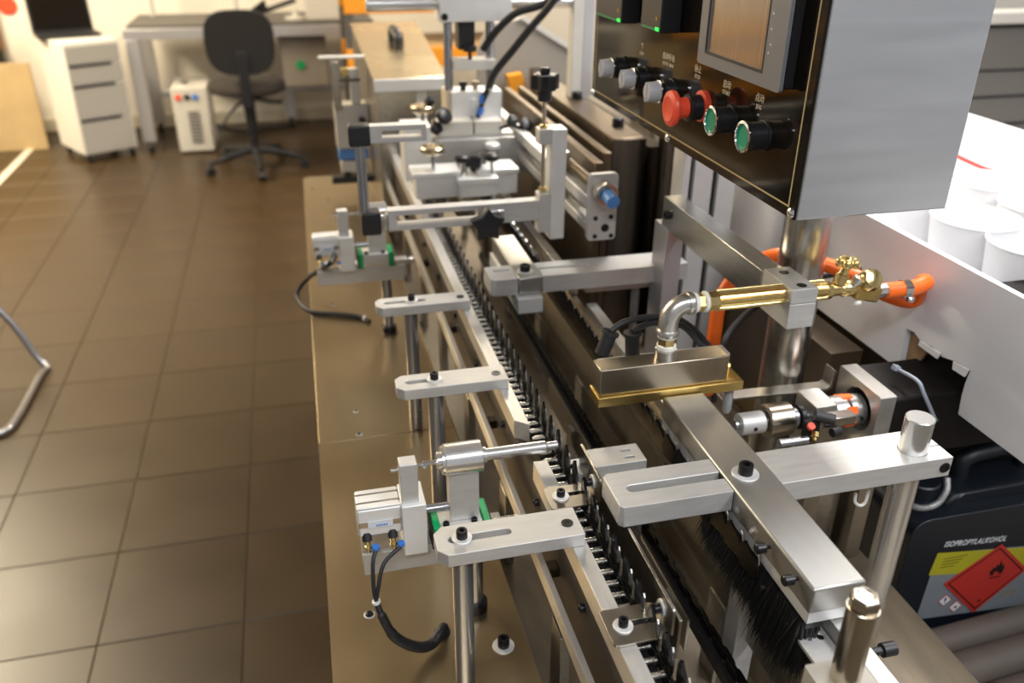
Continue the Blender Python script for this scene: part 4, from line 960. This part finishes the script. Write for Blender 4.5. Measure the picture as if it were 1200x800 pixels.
for k, (x, y, z, sx_, sy_, sz_, lab) in enumerate(((-2150, 6300, 495, 150, 200, 105, 'dark blue carton on the middle shelf of the left rack'), (-2420, 6300, 275, 180, 200, 90, 'dark carton on the low shelf of the left rack'))):
    tag(MB().box(x, x + sx_, y, y + sy_, FL + z, FL + z + sz_).build('carton', 'desk', None, bev=3), lab, 'carton')

# ================================================================== back of the room
# drawer cabinet (turned 37 degrees)
c0, c1_, c2_ = P(65, 181, FL), P(103, 193, FL), P(163, 182, FL)
ang = math.atan2(c2_[1] - c1_[1], c2_[0] - c1_[0])
dc = thing('drawer_cabinet', 'white rolling cabinet with four grey drawers, a laptop on top', 'cabinet', (c1_[0], c1_[1], FL))
W_, D_, H_ = 340, 420, 735
ox, oy = c1_[0], c1_[1]
MB().box(ox, ox + W_, oy + 8, oy + D_, FL + 55, FL + H_).build('carcass', 'cabwhite', dc, bev=4)
zz0 = FL + 62
for i, (a, b) in enumerate(((0, .315), (.33, .625), (.64, .81), (.825, .98))):
    z_0, z_1 = zz0 + a * 665, zz0 + b * 665
    d = MB().box(ox + 10, ox + W_ - 10, oy, oy + 8, z_0, z_1).build('drawer', 'cabgrey', dc, bev=1.5)
    if i < 3: MB().box(ox + 14, ox + W_ - 70, oy - 2, oy + 3, z_1 - 12, z_1 + 3).build('handle_slot', 'blackp', d)
for x in (30, W_ - 30):
    for y in (40, D_ - 40): MB().cyl((ox + x - 12, oy + y, FL + 25), (ox + x + 12, oy + y, FL + 25), 25).build('castor', 'blackp', dc)
dc.rotation_euler = (0, 0, ang)
lp = thing('laptop', 'black open laptop on top of the white drawer cabinet', 'laptop', (c1_[0], c1_[1], FL + H_))
MB().box(-30 + ox, ox + 330, oy + 120, oy + 350, FL + H_ + 1, FL + H_ + 22).build('keyboard_base', 'blackp', lp, bev=3)
MB().box(ox - 30, ox + 330, oy + 352, oy + 364, FL + H_ + 14, FL + H_ + 260).rot(-8, 'X', (ox, oy + 356, FL + H_ + 14)).build('screen_lid', 'blackp', lp, bev=3)
MB().box(ox - 16, ox + 316, oy + 350, oy + 352, FL + H_ + 26, FL + H_ + 248).rot(-8, 'X', (ox, oy + 356, FL + H_ + 14)).build('display', 'glossblack', lp)
lp.rotation_euler = (0, 0, ang - R(10)); lp.location = ((c1_[0] - 85) * MM, (c1_[1] + 70) * MM, (FL + H_ + BENCH) * MM)
# leaning board
t = tag(MB().box(-2070, -1650, 6330, 6350, FL, FL + 560).build('plywood_board', 'board', None, bev=1), 'tan board standing behind the white drawer cabinet', 'board')
# desk
dk = thing('work_desk', 'long aluminium profile desk with dark top along the back wall', 'desk', (-300, 6400, FL))
dz = FL + 800
MB().box(-985, 560, 6100, 6700, dz - 20, dz).build('desk_top', 'desk', dk, bev=2)
MB().box(-1010, 580, 6080, 6140, dz - 85, dz - 20.5).build('front_rail', 'deskalu', dk, bev=3)
MB().box(-1010, 580, 6640, 6700, dz - 85, dz - 20.5).build('rear_rail', 'deskalu', dk, bev=3)
for x, y in ((-965, 6110), (-965, 6670), (540, 6110), (-40, 6670)):
    MB().box(x - 40, x + 40, y - 30, y + 30, FL + 70, dz - 85).build('leg', 'deskalu', dk, bev=3)
    MB().cyl((x - 15, y, FL + 32), (x + 15, y, FL + 32), 32).build('castor', 'blackp', dk)
MB().box(-960, 540, 6650, 6690, FL + 250, FL + 290).build('foot_rail', 'deskalu', dk, bev=3)
t = thing('electrical_box', 'grey steel electrical box under the right end of the desk', 'electrical box', (60, 6230, FL + 440))
MB().box(-60, 240, 6160, 6380, dz - 420, dz - 86).build('box', 'greybox', t, bev=4)
MB().lathe([(28, 0), (28, 10)], (60, 6160, dz - 280), (0, -1, 0)).build('green_emblem', 'greenseal', t)
t = thing('instrument_box', 'pale instrument box at the right end of the desk', 'instrument', (260, 6300, dz))
MB().box(130, 400, 6180, 6500, dz, dz + 170).build('case', 'unit', t, bev=8)
t = thing('desk_lamp', 'black jointed lamp arm lying over the desk top', 'lamp', (20, 6300, dz))
MB().cyl((-140, 6300, dz + 50), (70, 6260, dz + 120), 16).lathe([(30, 0), (56, 60), (58, 64)], (-140, 6300, dz + 40), (-.4, 0, .6)).build('arm', 'blackp', t)
MB().lathe([(70, 0), (70, 14), (20, 18), (16, 60)], (60, 6280, dz)).build('base', 'unit', t)
for x, lab in ((-880, 'thin pale pipe standing at the left end of the desk'), (-330, 'thin pale pipe standing behind the swivel chair')):
    tag(MB().cyl((x, 6600, dz), (x, 6600, dz + 500), 18).build('stand_pipe', 'unit', None), lab, 'pipe')
t = thing('socket_unit', 'small white socket block hanging on the desk leg', 'socket', (-100, 6560, -200))
MB().lathe([(60, 0), (60, 80)], (20, 6600, -190), (0, -1, 0)).box(-30, 60, 6600, 6640, -190, 40).build('block', 'unit', t, bev=4)
# chiller unit
t = thing('chiller_unit', 'small pale chiller with three round buttons under the desk', 'appliance', (-660, 6200, FL))
MB().box(-775, -555, 6010, 6400, FL + 12, FL + 425).build('housing', 'unit', t, bev=6)
for i, (x, m) in enumerate(((-735, 'red'), (-680, 'can'), (-630, 'blue'))): MB().lathe([(20, 0), (18, 8)], (x, 6010, FL + 365), (0, -1, 0), 20).build('button', m, t)
for k in range(9): MB().box(-690, -620, 6004, 6010, FL + 70 + 24 * k, FL + 84 + 24 * k).build('vent_slat', 'vent', t)
for x in (-755, -575):
    for y in (6030, 6380): MB().box(x - 12, x + 12, y - 12, y + 12, FL, FL + 12).build('foot', 'blackp', t)
MB().lathe([(30, 0), (30, 30)], (-690, 6100, FL + 425), seg=20).build('filler_cap', 'chrome', t)
t = tag(MB().tube([(-620, 6390, FL + 150), (-560, 6500, FL + 60), (-420, 6500, FL + 20), (-300, 6450, FL + 30), (-260, 6560, FL + 16), (-60, 6620, FL + 14)], 12, 8).build('power_cable', 'rubber', None), 'black power cable lying under the desk', 'cable')
# swivel chair
sc_ = thing('swivel_chair', 'black fabric office swivel chair with its back to us at the desk', 'chair', (-275, 5560, FL))
cx_, cy_ = -275, 5560
zs = FL + 470
bp = []
for k in range(40):
    a = 2 * pi * k / 40; ex = .62
    bp.append((cx_ + 195 * (abs(cos(a)) ** ex) * (1 if cos(a) > 0 else -1) * (1 - .10 * (sin(a) < 0) * abs(sin(a))), zs + 305 + 178 * (abs(sin(a)) ** ex) * (1 if sin(a) > 0 else -1)))
MB().prism(bp, [], cy_ - 175, cy_ - 110, 'y').build('backrest', 'fabric', sc_, bev=24)
MB().lathe([(200, 0), (228, 15), (232, 45), (210, 70), (150, 78)], (cx_, cy_ + 60, zs - 10), seg=36).build('seat', 'seatfab', sc_, bev=2)
MB().box(cx_ - 30, cx_ + 30, cy_ - 185, cy_ - 160, zs - 60, zs + 260).box(cx_ - 30, cx_ + 30, cy_ - 170, cy_ + 60, zs - 60, zs - 40).build('back_bracket', 'blackp', sc_, bev=4)
MB().cyl((cx_, cy_, FL + 90), (cx_, cy_, zs - 60), 26).cyl((cx_, cy_, FL + 230), (cx_, cy_, zs - 50), 34).build('gas_column', 'blackp', sc_)
MB().tube([(cx_ + 20, cy_ + 30, zs - 40), (cx_ + 130, cy_ - 10, zs - 60), (cx_ + 200, cy_ - 20, zs - 62)], 10).build('lever', 'blackp', sc_)
MB().tube([(cx_ - 20, cy_ + 30, zs - 40), (cx_ - 120, cy_ - 30, zs - 120), (cx_ - 190, cy_ - 40, zs - 220)], 8).build('cable', 'blackp', sc_)
for k in range(5):
    a = 2 * pi * k / 5 - 1.45
    ex_, ey_ = cx_ + 300 * cos(a), cy_ + 300 * sin(a)
    l = MB().tube([(cx_ + 20 * cos(a), cy_ + 20 * sin(a), FL + 120), (cx_ + 160 * cos(a), cy_ + 160 * sin(a), FL + 100), (ex_, ey_, FL + 70)], [24, 20, 15], 10).build('base_leg', 'blackp', sc_)
    MB().cyl((ex_ - 22 * sin(a), ey_ + 22 * cos(a), FL + 28), (ex_ + 22 * sin(a), ey_ - 22 * cos(a), FL + 28), 28).build('castor', 'blackp', l)
# tubular chair at the left edge
t = thing('tubular_chair', 'chrome tube leg of a chair at the left edge of the floor', 'chair', (-1400, 3000, FL))
def pf(px, py, y): return PY(px, py, y)
bend = P(55, 430, FL + 12)
run = P(4, 506, FL + 12)
up = PY(0, 364, bend[1] + 60)
MB().tube([(run[0] - 420, run[1] - 40, FL + 12), (run[0] - 60, run[1] - 8, FL + 12), run, (run[0] + 20, run[1] + 80, FL + 12), (bend[0] - 10, bend[1] - 60, FL + 12), bend, (bend[0] - 30, bend[1] + 20, FL + 50), up, (up[0] - 190, up[1] + 20, up[2] + 230), (up[0] - 420, up[1] + 20, up[2] + 240)], 12, 12).build('tube_frame', 'post', t)
MB().box(up[0] - 620, up[0] - 190, up[1] - 400, up[1] + 40, up[2] + 242, up[2] + 270).build('seat', 'blackp', t, bev=8)
t = tag(MB().lathe([(62, 0), (62, 12), (58, 16)], (PY(7, 6, 6840)[0], 6860, PY(7, 6, 6840)[2]), (0, -1, 0), 32).build('red_wall_disc', 'red', None), 'round red disc on the back wall in the top left corner', 'sign')

# ================================================================== behind the crate, top right
t = thing('grey_machine', 'dark grey machine housing with pale ledge behind the white crate', 'machine', (1900, 2300, FL))
MB().prism([(1950, FL), (2700, FL), (2700, 430), (2500, 430), (1950, 60)], [], 1150, 2900, 'x').build('housing', 'darkgrey', t, bev=6)
MB().box(1150, 2900, 2480, 2560, 431, 470).build('ledge', 'unit', t, bev=4)
for k in range(4): MB().obox((1900, 2060 + 90 * k, 136 + 60.5 * k), (1300, 8, 4), (34, 0, 0)).build('panel_joint', 'blackp', t)
q = PY(1150, 186, 2060)
MB().obox((q[0], 2052, q[2]), (60, 4, 50), (-56, 0, 0)).build('amber_sticker', 'amber', t)
t = tag(MB().tube([PY(1115, 180, 1400), PY(1150, 196, 1380), PY(1180, 206, 1370), PY(1215, 222, 1360)], 3.5, 8).build('red_wire', 'redwire', None), 'red wire crossing behind the white cups', 'wire')
